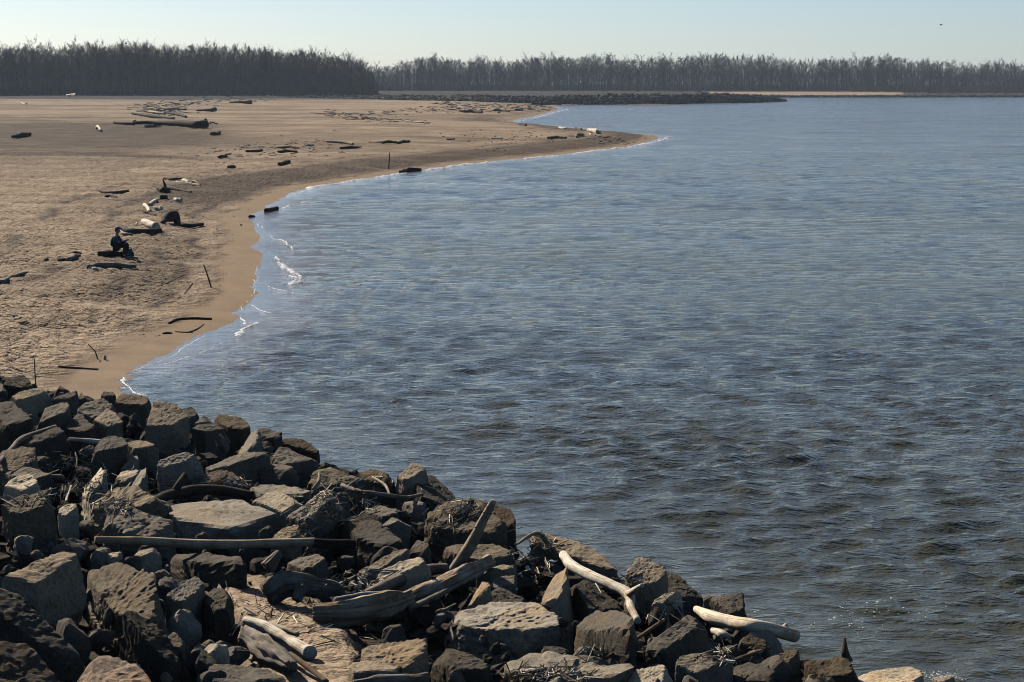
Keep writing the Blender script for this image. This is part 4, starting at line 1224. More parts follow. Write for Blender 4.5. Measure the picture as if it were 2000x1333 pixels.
def gen_tree(seed, H, spread=1.0, first=0.32, nl=17, ns=6, ntw=14, tw=0.019, lean=0.0, low=False):
    rg = np.random.RandomState(seed)
    wood, limbs, twA, twB = [], [], [], []
    k = 9
    pts = [np.zeros(3)]
    dirv = np.array([lean, 0, 1.0])
    for i in range(k):
        dirv = dirv + rg.normal(0, 0.05, 3) * [1, 1, 0]
        dirv[2] = 1
        pts.append(pts[-1] + dirv / np.linalg.norm(dirv) * H * 0.80 / k)
    r0 = H * 0.0115 * rg.uniform(0.85, 1.2)
    rad = lambda u: r0 * (1 - 0.9 * u ** 0.85) + 0.02
    for i in range(k):
        limbs.append((pts[i], pts[i + 1], rad(i / k) * (1.5 if i == 0 else 1), rad((i + 1) / k)))
    P = np.array(pts)
    def branch(start, d, L, r, depth):
        n = 4
        p = start
        nodes = [p]
        for i in range(n):
            d = d + np.array([0, 0, 0.04]) + rg.normal(0, 0.12, 3)
            d = d / np.linalg.norm(d)
            q = p + d * L / n
            (limbs if depth == 0 else wood).append((p, q, max(0.018, r * (1 - i / n * 0.75)), max(0.016, r * (1 - (i + 1) / n * 0.75))))
            p = q
            nodes.append(p)
        nodes = np.array(nodes)
        if depth == 0:
            for j in range(ns):
                u = rg.uniform(0.25, 1.0) * n
                i = min(int(u), n - 1)
                s = nodes[i] + (nodes[i + 1] - nodes[i]) * (u - i)
                dd = d + rg.normal(0, 0.55, 3)
                dd[2] = abs(dd[2]) * 0.8 + 0.15
                dd /= np.linalg.norm(dd)
                branch(s, dd, L * rg.uniform(0.3, 0.55), r * 0.45, 1)
        else:
            for j in range(ntw):
                u = rg.uniform(0.1, 1.0) * n
                i = min(int(u), n - 1)
                s = nodes[i] + (nodes[i + 1] - nodes[i]) * (u - i)
                dd = d + rg.normal(0, 0.6, 3)
                dd[2] += 0.15
                dd /= np.linalg.norm(dd)
                e = s + dd * rg.uniform(0.45, 0.95) * H / 24
                twA.append(s); twB.append(e)
                for _ in range(2):
                    s2 = s + (e - s) * rg.uniform(0.3, 0.9)
                    d3 = dd + rg.normal(0, 0.55, 3)
                    d3 /= np.linalg.norm(d3)
                    twA.append(s2); twB.append(s2 + d3 * rg.uniform(0.35, 0.8) * H / 24)
    for j in range(nl):
        u = first + (1.0 - first) * (j + rg.uniform(0, 0.9)) / nl
        f = u * k
        i = min(int(f), k - 1)
        s = P[i] + (P[i + 1] - P[i]) * (f - i)
        az = rg.uniform(0, 6.283)
        el = rg.uniform(0.6, 1.2)
        d = np.array([math.cos(az) * math.cos(el), math.sin(az) * math.cos(el), math.sin(el)])
        L = H * 0.30 * spread * (1.0 - 0.35 * (u - first) / (1 - first)) * rg.uniform(0.7, 1.15)
        branch(s, d, L, rad(u) * 0.55, 0)
    big, thin = limbs, wood
    Vt, Ft = seg_tubes(big, 3 if low else 5)
    if low:
        Vc, Fc = ribbons(np.array([q[0] for q in thin]), np.array([q[1] for q in thin]), 0.07, rg)
    else:
        Vc, Fc = seg_tubes(thin, 3)
    Vr, Fr = ribbons(np.array(twA), np.array(twB), tw, rg)
    Vc = np.vstack([Vc, Vr])
    Fc = np.vstack([Fc, Fr + len(Vc) - len(Vr)])
    return (Vt, Ft), (Vc, Fc)

def tree_proto(seed, mats, **kw):
    (Vt, Ft), (Vc, Fc) = gen_tree(seed, **kw)
    a = mesh_np('trunk', Vt, Ft, True); a.materials.append(mats[0])
    b = mesh_np('crown', Vc, Fc, False); b.materials.append(mats[1])
    return a, b
def place_tree(proto, loc, s, rz, label, group):
    e = empty('bare_tree', loc)
    e.rotation_euler = (0, 0, rz)
    e.scale = s
    tag(e, label, 'tree', group)
    link('trunk', proto[0], None, e)
    link('crown', proto[1], None, e)
    return e

L_PRO = [tree_proto(100 + k, (M_BARK, M_TWIG), H=24.0, spread=0.92, first=0.30) for k in range(7)]
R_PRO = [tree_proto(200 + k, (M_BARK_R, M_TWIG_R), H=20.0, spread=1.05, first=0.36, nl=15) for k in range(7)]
def top_profile(px, prof):
    return 3.0 * math.sin(px * 0.021) + 2.5 * math.sin(px * 0.057 + 1) + float(np.interp(px, [p[0] for p in prof], [p[1] for p in prof]))
L_TOP = [(-400, 84), (0, 84), (150, 86), (300, 80), (420, 84), (520, 94), (600, 96), (660, 100), (700, 108), (718, 118), (735, 148), (765, 174)]
R_TOP = [(700, 132), (740, 130), (800, 121), (850, 113), (1000, 111), (1200, 110), (1350, 108), (1500, 112), (1700, 113), (1900, 120), (2000, 124), (2400, 124)]

def left_wood():
    rg = np.random.RandomState(8)
    n = 150
    for i in range(n):
        px = -120 + (722 + 120) * (i + rg.uniform(0, 0.9)) / n
        y = 905 + 35 * (px / 720) + rg.uniform(0, 16) + 10 * math.sin(px * 0.02)
        x = (px - 1000) / FPX * y
        z = gz(x, y)
        top = CAM_H + (163.0 - (top_profile(px, L_TOP) + rg.normal(0, 4.5))) * y / FPX
        H = max(12, top - z)
        s = H / 24.0
        p = L_PRO[rg.randint(len(L_PRO))]
        place_tree(p, (x, y, z - 0.1), (s * rg.uniform(0.8, 1.05), s * rg.uniform(0.8, 1.05), s), rg.uniform(0, 6.28),
                   'tall bare tree in the front rows of the dark wood behind the beach', 'trees of the dark wood on the left')
    # loners at the right end of the wood
    for k, (px, py, top, lean, lab) in enumerate([(713, 183, 118, 0.05, 'bare tree standing free just right of the dark wood'),
                                                  (724, 183, 108, 0.17, 'slender bare tree leaning right at the very end of the dark wood'),
                                                  (700, 183, 100, 0.12, 'forked bare tree leaning out of the end of the dark wood')]):
        y = 930.0
        x = (px - 1000) / FPX * y
        z = gz(x, y)
        H = CAM_H + (163 - top) * y / FPX - z
        pr = tree_proto(300 + k, (M_BARK, M_TWIG), H=H, spread=0.55, first=0.45, nl=9, ns=4, ntw=6, lean=lean)
        place_tree(pr, (x, y, z - 0.1), (1, 1, 1), 0, lab, 'trees of the dark wood on the left')
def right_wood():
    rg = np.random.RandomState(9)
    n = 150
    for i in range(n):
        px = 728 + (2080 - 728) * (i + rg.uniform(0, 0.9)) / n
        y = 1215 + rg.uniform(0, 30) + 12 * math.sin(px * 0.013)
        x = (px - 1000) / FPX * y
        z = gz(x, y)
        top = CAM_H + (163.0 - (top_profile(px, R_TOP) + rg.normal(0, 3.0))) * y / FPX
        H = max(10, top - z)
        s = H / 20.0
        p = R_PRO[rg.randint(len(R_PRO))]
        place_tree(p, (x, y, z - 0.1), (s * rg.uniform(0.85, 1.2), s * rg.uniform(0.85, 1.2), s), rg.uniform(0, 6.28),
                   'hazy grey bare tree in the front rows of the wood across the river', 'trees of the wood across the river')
def wood_mass(name, label, x_px, ys, prof, mats, count, H0, seed, spread):
    rg = np.random.RandomState(seed)
    lows = [gen_tree(400 + seed * 10 + k, H=H0, spread=spread, first=0.22, nl=10, ns=3, ntw=4, tw=0.09, low=True) for k in range(4)]
    VS, FS = [], []
    n0 = 0
    for i in range(count):
        px = rg.uniform(*x_px)
        y = rg.uniform(*ys)
        x = (px - 1000) / FPX * y
        z = gz(x, ys[0])
        top = CAM_H + (163.0 - (top_profile(px, prof) + rg.normal(4, 5))) * y / FPX
        s = max(10, top - z) / H0
        (Vt, Ft), (Vc, Fc) = lows[rg.randint(4)]
        a = rg.uniform(0, 6.28)
        M = np.array([[math.cos(a), -math.sin(a), 0], [math.sin(a), math.cos(a), 0], [0, 0, 1]]) * s
        for V, F in ((Vt, Ft), (Vc, Fc)):
            VS.append(V @ M.T + [x, y, z]); FS.append(F + n0); n0 += len(V)
    m = mesh_np(name, np.vstack(VS), np.vstack(FS), False)
    o = link(name, m, mats)
    tag(o, label, 'wood', kind='stuff')
def brush(name, label, spots, mat, seed, h, stems, w):
    rg = np.random.RandomState(seed)
    A, B = [], []
    for (x, y, z, s) in spots:
        for _ in range(stems):
            b = np.array([x + rg.normal(0, 0.9 * s), y + rg.normal(0, 0.9 * s), z - 0.1])
            d = np.array([rg.normal(0, 0.35), rg.normal(0, 0.35), 1.0])
            e = b + d * h * s * rg.uniform(0.5, 1.1)
            A.append(b); B.append(e)
            for _ in range(2):
                m_ = b + (e - b) * rg.uniform(0.25, 0.8)
                A.append(m_); B.append(m_ + (d + rg.normal(0, 0.45, 3)) * h * s * rg.uniform(0.2, 0.45))
    V, F = ribbons(np.array(A), np.array(B), w, rg)
    o = link(name, mesh_np(name, V, F, False), mat)
    tag(o, label, 'brush', kind='stuff')

left_wood()
right_wood()
wood_mass('wood_behind_the_beach', 'dense mass of bare trees behind the front rows of the left wood', (-150, 716), (925, 985), L_TOP, M_TWIG, 190, 24.0, 1, 0.7)
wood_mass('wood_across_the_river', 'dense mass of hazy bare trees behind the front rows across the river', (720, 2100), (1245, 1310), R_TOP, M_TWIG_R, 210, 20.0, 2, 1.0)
def saplings(name, label, x_px, ys, prof, mat, count, seed, frac, w):
    rg = np.random.RandomState(seed)
    A, B = [], []
    for i in range(count):
        px = rg.uniform(*x_px); y = rg.uniform(*ys)
        x = (px - 1000) / FPX * y
        z = gz(x, ys[0])
        top = CAM_H + (163.0 - top_profile(px, prof)) * y / FPX
        h = (top - z) * rg.uniform(*frac)
        b = np.array([x, y, z - 0.2])
        d = np.array([rg.normal(0, 0.07), rg.normal(0, 0.07), 1.0])
        A.append(b); B.append(b + d * h)
        for _ in range(6):
            u = rg.uniform(0.3, 0.97)
            p = b + d * h * u
            A.append(p); B.append(p + np.array([rg.normal(0, 0.45), rg.normal(0, 0.45), 0.8]) * h * rg.uniform(0.12, 0.3))
    V, F = ribbons(np.array(A), np.array(B), w, rg)
    tag(link(name, mesh_np(name, V, F, False), mat), label, 'saplings', kind='stuff')
saplings('saplings_in_the_dark_wood', 'thicket of thin bare saplings filling the left wood', (-150, 740), (915, 985), L_TOP, M_TWIG, 11000, 51, (0.15, 0.9), 0.065)
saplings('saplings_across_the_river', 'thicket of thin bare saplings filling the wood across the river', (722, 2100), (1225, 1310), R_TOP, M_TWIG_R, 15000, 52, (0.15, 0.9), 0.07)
rgb = np.random.RandomState(3)
sp = []
for i in range(420):
    px = rgb.uniform(-150, 738); y = 898 + 35 * (max(px, 0) / 720) + rgb.uniform(0, 40)
    x = (px - 1000) / FPX * y
    sp.append((x, y, gz(x, y), rgb.uniform(0.5, 1.3) * (1.0 if px < 700 else 0.45)))
for i in range(30):
    px = rgb.uniform(700, 765); y = 925 + rgb.uniform(0, 20)
    x = (px - 1000) / FPX * y
    sp.append((x, y, gz(x, y), 0.5 * (775 - px) / 75 + 0.1))
brush('brush_under_the_dark_wood', 'dark tangled brush at the foot of the left wood', sp, M_BRUSH, 4, 4.2, 12, 0.06)
sp, sp2 = [], []
for i in range(420):
    px = rgb.uniform(730, 2100); y = 1205 + rgb.uniform(0, 40) - (0 if 1380 < px < 1760 else rgb.uniform(0, 60))
    x = (px - 1000) / FPX * y
    sp.append((x, y, gz(x, y), rgb.uniform(0.6, 1.2)))
for i in range(260):
    px = 1620 + 480 * rgb.rand() ** 0.8; y = 1190 + rgb.uniform(0, 22)
    x = (px - 1000) / FPX * y
    sp2.append((x, y, gz(x, y), rgb.uniform(0.6, 1.2)))
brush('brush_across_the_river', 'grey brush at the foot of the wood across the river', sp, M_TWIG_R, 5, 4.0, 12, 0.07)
brush('willow_brush', 'reddish willow brush on the far bank at the right', sp2, M_WILLOW, 6, 3.6, 14, 0.06)

# ------------------------------------------------------------------ rock dike and far bank riprap
M_DIKE = mat_plain('dike_stone', (0.075, 0.063, 0.053), 0.95, 0.55, 0.6)
def dike():
    rg = np.random.RandomState(12)
    line = [(380, 190, 0.5), (560, 191, 1.3), (690, 194, 1.9), (780, 196, 2.3), (950, 200, 2.7), (1090, 204, 3.1), (1300, 203.8, 3.4), (1440, 201.5, 3.3), (1500, 200, 2.4), (1536, 199, 0.5)]
    W = []
    for px, py, h in line:
        g = ground_hit(px, py)
        W.append((g[0], g[1], h))
    W = np.array(W)
    C, S = [], []
    seglen = np.linalg.norm(np.diff(W[:, :2], axis=0), axis=1)
    tot = seglen.sum()
    cum = np.concatenate([[0], np.cumsum(seglen)])
    for i in range(6500):
        t = rg.uniform(0, tot)
        x = np.interp(t, cum, W[:, 0]); y = np.interp(t, cum, W[:, 1]); h = np.interp(t, cum, W[:, 2])
        h *= 1 + 0.07 * math.sin(t * 0.11) + 0.05 * math.sin(t * 0.37)
        u = rg.uniform(-1, 1)
        prof = max(0.0, 1 - abs(u) ** 1.5)
        wd = 2.2 + 2.0 * h
        C.append((x + rg.normal(0, 0.3), y + wd + u * wd, h * prof * rg.uniform(0.75, 1.0)))
        S.append(rg.uniform(0.28, 0.75))
    C = np.array(C)
    g = ground_z(C[:, 0], C[:, 1])
    C[:, 2] += np.clip(g, -0.4, 1.2) * 0.6
    V0, F0 = [], []
    tt = np.linspace(0, tot, 160)
    for q, t in enumerate(tt):
        x = np.interp(t, cum, W[:, 0]); y = np.interp(t, cum, W[:, 1]); h = np.interp(t, cum, W[:, 2]) * (1 + 0.06 * math.sin(t * 0.2))
        wd = 2.2 + 2.0 * h
        zz = max(0.0, min(1.2, gz(x, y)))
        V0 += [(x, y + 0.1 * wd, zz * 0.6 - 0.5), (x, y + 0.55 * wd, 0.75 * h + zz * 0.6), (x, y + 1.35 * wd, 0.8 * h + zz * 0.6), (x, y + 1.9 * wd, zz * 0.6 - 0.5)]
        if q:
            for k_ in range(3):
                a_, b_ = (q - 1) * 4 + k_, q * 4 + k_
                F0 += [(a_, b_, b_ + 1, a_ + 1)]
    core = link('dike_core', mesh_np('dike_core', np.array(V0), np.array(F0), False), M_DIKE)
    rk = loose_rocks('rock_dike', 'long dark rubble dike reaching out into the river in front of the far wood', 'dike', C, np.array(S), M_DIKE, 13)
    core.parent = rk
    C, S = [], []
    for i in range(3000):
        px = rg.uniform(1360, 2150)
        y = np.interp(px, [1360, 1500, 2150], [1060, 1068, 1090]) + rg.uniform(0, 14)
        x = (px - 1000) / FPX * y
        C.append((x, y, rg.uniform(-0.2, 1.1)))
        S.append(rg.uniform(0.3, 0.9))
    loose_rocks('far_bank_riprap', 'dark strip of rubble along the far waterline at the right', 'riprap', np.array(C), np.array(S), M_DIKE, 14)
dike()

# ------------------------------------------------------------------ litter of driftwood too small to count
def litter():
    rg = np.random.RandomState(21)
    A, B, W = [], [], []
    def scatter(n, path, sx, sy, lmin, lmax):
        for _ in range(n):
            u = rg.uniform(0, len(path) - 1)
            i = min(int(u), len(path) - 2)
            p = np.array(path[i]) * (1 - (u - i)) + np.array(path[i + 1]) * (u - i)
            px, py = p[0] + rg.normal(0, sx), p[1] + rg.normal(0, sy)
            G = at(px, py, 0.9)
            z = gz(G[0], G[1])
            if z < 0.03: continue
            s = G[1] / FPX
            L = rg.uniform(lmin, lmax) * s
            a = rg.normal(0, 0.9)
            d = np.array([math.cos(a), math.sin(a), rg.normal(0, 0.12)]) * L / 2
            c = np.array([G[0], G[1], z + 0.05 + abs(d[2])])
            A.append(c - d); B.append(c + d); W.append(max(0.015, rg.uniform(0.3, 0.75) * s))
    scatter(120, [(250, 212), (330, 208), (400, 203), (520, 196)], 22, 3, 4, 18)
    scatter(110, [(295, 220), (345, 222)], 22, 5, 6, 26)
    scatter(150, [(400, 310), (480, 297), (560, 290), (640, 284)], 30, 7, 3, 14)
    scatter(140, [(620, 222), (680, 230), (740, 235), (830, 240)], 16, 3, 4, 16)
    scatter(170, [(700, 226), (820, 217), (940, 216), (1050, 212)], 24, 2, 4, 16)
    scatter(220, [(840, 207), (960, 208), (1090, 206)], 30, 3, 4, 14)
    scatter(60, [(280, 400), (330, 370), (380, 345), (440, 325)], 22, 8, 3, 9)
    scatter(60, [(1170, 264), (1215, 268)], 20, 2, 3, 9)
    scatter(70, [(150, 560), (300, 480), (420, 400)], 110, 60, 2, 5)
    scatter(260, [(-50, 189), (300, 190), (740, 192)], 20, 2, 4, 12)
    scatter(120, [(950, 272), (1100, 262)], 60, 8, 2, 6)
    segs = [(a, b, w_, w_ * 0.7) for a, b, w_ in zip(A, B, W)]
    for k, (nm, lab, mt) in enumerate((('driftwood_litter', 'dark sticks and wood scraps littering the beach', mat_plain('dark_litter', (0.045, 0.035, 0.027), 0.9, 0.5, 0.3)),
                                       ('pale_driftwood_litter', 'bleached sticks and wood scraps littering the beach', mat_plain('pale_litter', (0.33, 0.28, 0.22), 0.9, 0.4, 0.3)))):
        V, F = seg_tubes([s for i, s in enumerate(segs) if (i % 3 == 2) == bool(k)], 4)
        tag(link(nm, mesh_np(nm, V, F, False), mt), lab, 'driftwood', kind='stuff')
litter()
# ------------------------------------------------------------------ twigs in the pockets between the boulders
bpy.context.view_layer.update()
DEPS = bpy.context.evaluated_depsgraph_get()
def surface(px, py):
    d = Vector(ray(px, py)).normalized()
    ok, loc, nor, idx, ob, _ = scene.ray_cast(DEPS, Vector((0, 0, CAM_H)), d)
    return (np.array(loc), np.array(nor), ob) if ok else (None, None, None)
def twigs():
    rg = np.random.RandomState(31)
    A, B, W = [], [], []
    pockets = [(150, 905, 70, 22, 150), (160, 950, 60, 20, 170), (220, 990, 40, 14, 60), (325, 950, 30, 12, 110), (440, 944, 50, 8, 80), (640, 1000, 60, 30, 120),
               (690, 960, 90, 26, 200), (620, 1040, 24, 10, 40), (690, 1140, 60, 16, 130), (1040, 1085, 34, 36, 260), (1215, 1138, 26, 10, 50), (1060, 1318, 90, 10, 120),
               (1420, 1278, 50, 12, 70), (90, 965, 60, 20, 50), (560, 1200, 110, 60, 90), (1180, 1275, 60, 14, 50), (900, 1000, 60, 30, 60), (1300, 1200, 70, 40, 40)]
    for cx, cy, sx, sy, n in pockets:
        for _ in range(int(n * 1.6)):
            px, py = cx + rg.normal(0, sx * 0.6), cy + rg.normal(0, sy * 0.6)
            p, nr, ob = surface(px, py)
            if p is None or ob.name.startswith('river') or nr[2] < 0.25:
                continue
            L = rg.uniform(0.06, 0.36) * (1.3 if rg.rand() < 0.2 else 1)
            a = rg.uniform(0, 6.28)
            t = np.array([math.cos(a), math.sin(a), 0])
            t = t - nr * (t @ nr) + np.array([0, 0, rg.normal(0, 0.18)])
            c = p + nr * 0.012
            A.append(c - t * L / 2); B.append(c + t * L / 2); W.append(rg.uniform(0.004, 0.011))
    segs = list(zip(A, B, W, [w_ * 0.6 for w_ in W]))
    for k, (nm, lab, mt) in enumerate((('twig_litter', 'pale dead twigs and reeds caught between the boulders', mat_plain('pale_twigs', (0.55, 0.46, 0.33), 0.9, 0.4, 6)),
                                       ('brown_twig_litter', 'brown dead twigs caught between the boulders', mat_plain('brown_twigs', (0.10, 0.07, 0.045), 0.9, 0.4, 6)))):
        V, F = seg_tubes([s for i, s in enumerate(segs) if i % 2 == k], 3)
        tag(link(nm, mesh_np(nm, V, F, False), mt), lab, 'twigs', kind='stuff')
twigs()
def rubbish(label, px, py, w, col, name, cat, seed):
    p, nr, ob = surface(px, py)
    s = w * p[1] / FPX / 2
    rg = np.random.RandomState(seed)
    n = rg.normal(size=(12, 3)); n /= np.linalg.norm(n, axis=1)[:, None]
    V, F = rock_mesh(name, n * np.array([1, 0.8, 0.7]) * s, 3, seed, 2.6)
    m = mesh_np(name, V, F, True)
    o = link(name, m, mat_plain(name + '_mat', col, 0.4, 0.15, 20), loc=p + np.array([0, 0, s * 0.5]))
    tag(o, label, cat)
rubbish('crumpled white plastic bag scrap among the twigs by the white branch', 1027, 1112, 17, (0.75, 0.76, 0.78), 'plastic_scrap', 'litter', 61)
rubbish('crushed red can among the twigs by the white branch', 1052, 1105, 14, (0.35, 0.02, 0.03), 'red_can', 'litter', 62)
rubbish('clear crumpled plastic cup beside the wedge rock under the white branch', 1077, 1101, 15, (0.6, 0.62, 0.66), 'plastic_cup', 'litter', 63)
rubbish('small scrap of white paper behind the wide flat slab', 460, 946, 10, (0.8, 0.78, 0.8), 'paper_scrap', 'litter', 64)

# ------------------------------------------------------------------ foam
def foam():
    rg = np.random.RandomState(41)
    C, S = [], []
    def line(px_pts, n, w, size):
        W = catmull([at(*p)[:2] for p in px_pts], 60)
        for _ in range(int(n * 0.7)):
            u = rg.uniform(0, 58.99); i = int(u)
            p = W[i] * (1 - u + i) + W[i + 1] * (u - i)
            gate = noise2(np.array([p[0]]), np.array([p[1]]), 1.4, 61)[0]
            if gate < -0.1 and rg.rand() < 0.7: continue
            q = p + rg.normal(0, w, 2) * [1.0, 1.6]
            C.append((q[0], q[1], rg.uniform(0.0, 0.04))); S.append(size * rg.uniform(0.15, 0.6))
    line([(536, 502), (548, 515), (566, 528), (582, 540), (586, 552)], 420, 0.10, 0.07)
    line([(566, 538), (580, 546), (576, 556)], 260, 0.12, 0.08)
    line([(534, 508), (542, 520), (556, 530)], 120, 0.06, 0.05)
    line([(556, 470), (566, 482), (570, 488)], 160, 0.08, 0.06)
    line([(520, 450), (532, 465), (548, 470)], 60, 0.08, 0.04)
    line([(470, 655), (480, 640), (496, 632)], 260, 0.07, 0.06)
    line([(474, 598), (476, 612), (474, 628)], 120, 0.06, 0.04)
    line([(245, 742), (252, 755), (270, 768), (284, 772)], 320, 0.06, 0.035)
    line([(262, 722), (290, 712), (330, 694), (350, 684)], 90, 0.04, 0.025)
    line([(552, 406), (572, 400), (594, 396)], 240, 0.12, 0.07)
    line([(615, 366), (640, 362), (660, 360)], 160, 0.2, 0.09)
    line([(770, 342), (780, 340), (790, 338)], 140, 0.2, 0.10)
    for a, b, n in (((1096, 304), (1112, 302), 60), ((1122, 301), (1140, 299), 60), ((1150, 298), (1166, 297), 40), ((1188, 292), (1206, 290), 110), ((1228, 287), (1242, 285), 90),
                    ((1256, 283), (1280, 278), 90), ((1284, 272), (1300, 275), 60), ((1302, 268), (1312, 268), 60)):
        line([a, ((a[0] + b[0]) / 2, (a[1] + b[1]) / 2 + 0.5), b], n, 0.25, 0.14)
    line([(1020, 236), (1060, 228), (1095, 218), (1120, 214)], 120, 0.8, 0.18)
    # specks drifting on the water off the rocks
    for cx, cy, sx, sy, n in ((1640, 1200, 110, 14, 130), (1840, 1322, 30, 6, 90), (650, 885, 20, 6, 40), (820, 935, 24, 6, 40), (1190, 1098, 30, 6, 40), (1380, 1140, 20, 5, 15)):
        for _ in range(n):
            px, py = cx + rg.normal(0, sx), cy + rg.normal(0, sy)
            p, nr, ob = surface(px, py)
            if p is None or not ob.name.startswith('river') or noise2(p[:1], p[1:2], 1.8, 63)[0] < 0.05: continue
            C.append((p[0], p[1], p[2])); S.append(rg.uniform(0.006, 0.02))
    # thin lines of swash along the sand
    def swash(px_pts, w0, gate, seed):
        W = catmull([at(*p)[:2] for p in px_pts], 50 * (len(px_pts) - 1))
        L = np.concatenate([[0], np.cumsum(np.linalg.norm(np.diff(W, axis=0), axis=1))])
        n = int(L[-1] / 0.06)
        s_ = np.linspace(0, L[-1], n)
        P = np.stack([np.interp(s_, L, W[:, 0]), np.interp(s_, L, W[:, 1])], 1)
        P += 0.10 * np.stack([noise2(s_, s_ * 0, 1.1, seed), noise2(s_, s_ * 0, 1.3, seed + 1)], 1)
        T = np.gradient(P, axis=0); T /= np.linalg.norm(T, axis=1)[:, None] + 1e-9
        Nn = np.stack([-T[:, 1], T[:, 0]], 1)
        wd = 0.8 * w0 * np.clip(noise2(s_, s_ * 0, 0.45, seed + 2) + 0.5 * noise2(s_, s_ * 0, 2.7, seed + 3) + gate + 0.12, 0, 1.4) * (0.25 + 1.3 * np.abs(noise2(s_, s_ * 0, 6.0, seed + 4)))
        V = np.stack([np.column_stack([P - Nn * wd[:, None], np.full(n, 0.006)]), np.column_stack([P + Nn * 0.1 * wd[:, None], 0.012 + 0.35 * wd]), np.column_stack([P + Nn * wd[:, None], np.full(n, 0.006)])], 1).reshape(-1, 3)
        i = np.where(wd[:-1] > 0.004)[0] * 3
        SF.append((V, np.concatenate([np.stack([i, i + 3, i + 4, i + 1], 1), np.stack([i + 1, i + 4, i + 5, i + 2], 1)])))
    SF = []
    swash([(536, 502), (548, 515), (566, 528), (584, 541), (587, 553)], 0.14, 0.7, 1)
    swash([(564, 538), (578, 545), (574, 556)], 0.22, 0.8, 5)
    swash([(500, 436), (520, 450), (534, 466), (552, 470), (566, 482), (572, 489)], 0.08, 0.35, 9)
    swash([(468, 657), (480, 641), (498, 631)], 0.12, 0.7, 13)
    swash([(472, 598), (478, 612), (474, 628), (482, 634)], 0.07, 0.4, 17)
    swash([(242, 738), (250, 754), (268, 768), (286, 773)], 0.06, 0.6, 21)
    swash([(262, 724), (292, 714), (332, 696), (356, 682), (400, 656)], 0.035, 0.25, 25)
    swash([(552, 407), (572, 400), (596, 395)], 0.12, 0.7, 29)
    swash([(605, 368), (640, 362), (700, 352), (770, 342), (800, 337)], 0.25, 0.3, 33)
    swash([(830, 333), (900, 323), (985, 315), (1050, 308), (1120, 301), (1200, 291), (1250, 284), (1290, 275), (1310, 268)], 0.45, 0.28, 37)
    swash([(560, 384), (585, 376), (620, 366)], 0.07, 0.3, 51)
    swash([(520, 420), (545, 408), (580, 402), (630, 392)], 0.06, 0.1, 55)
    swash([(484, 590), (500, 604), (530, 612), (560, 610)], 0.06, 0.1, 59)
    swash([(300, 716), (340, 706), (390, 690), (440, 668)], 0.05, 0.1, 63)
    swash([(520, 560), (545, 566), (575, 572)], 0.06, 0.15, 67)
    swash([(515, 500), (505, 520), (500, 545), (492, 580)], 0.025, 0.1, 41)
    swash([(1010, 238), (1050, 230), (1090, 219), (1110, 214)], 0.5, 0.1, 45)
    m, t, b = new_mat('foam_white')
    b.inputs['Base Color'].default_value = (0.85, 0.86, 0.86, 1)
    b.inputs['Roughness'].default_value = 0.7
    tr = N(t, 'ShaderNodeBsdfTranslucent')
    tr.inputs[0].default_value = (0.85, 0.86, 0.86, 1)
    mx = N(t, 'ShaderNodeMixShader')
    mx.inputs[0].default_value = 0.5
    out = [n for n in t.nodes if n.type == 'OUTPUT_MATERIAL'][0]
    t.links.new(b.outputs[0], mx.inputs[1]); t.links.new(tr.outputs[0], mx.inputs[2]); t.links.new(mx.outputs[0], out.inputs[0])
    loose_rocks('foam', 'white foam of small waves breaking on the beach', 'foam', np.array(C), np.array(S), m, 42, 0.4)
    n0, VV, FF = 0, [], []
    for V, F in SF:
        VV.append(V); FF.append(F + n0); n0 += len(V)
    tag(link('swash_foam', mesh_np('swash_foam', np.vstack(VV), np.vstack(FF), True), m), 'thin white lines of foam left by the swash along the sand', 'foam', kind='stuff')
foam()

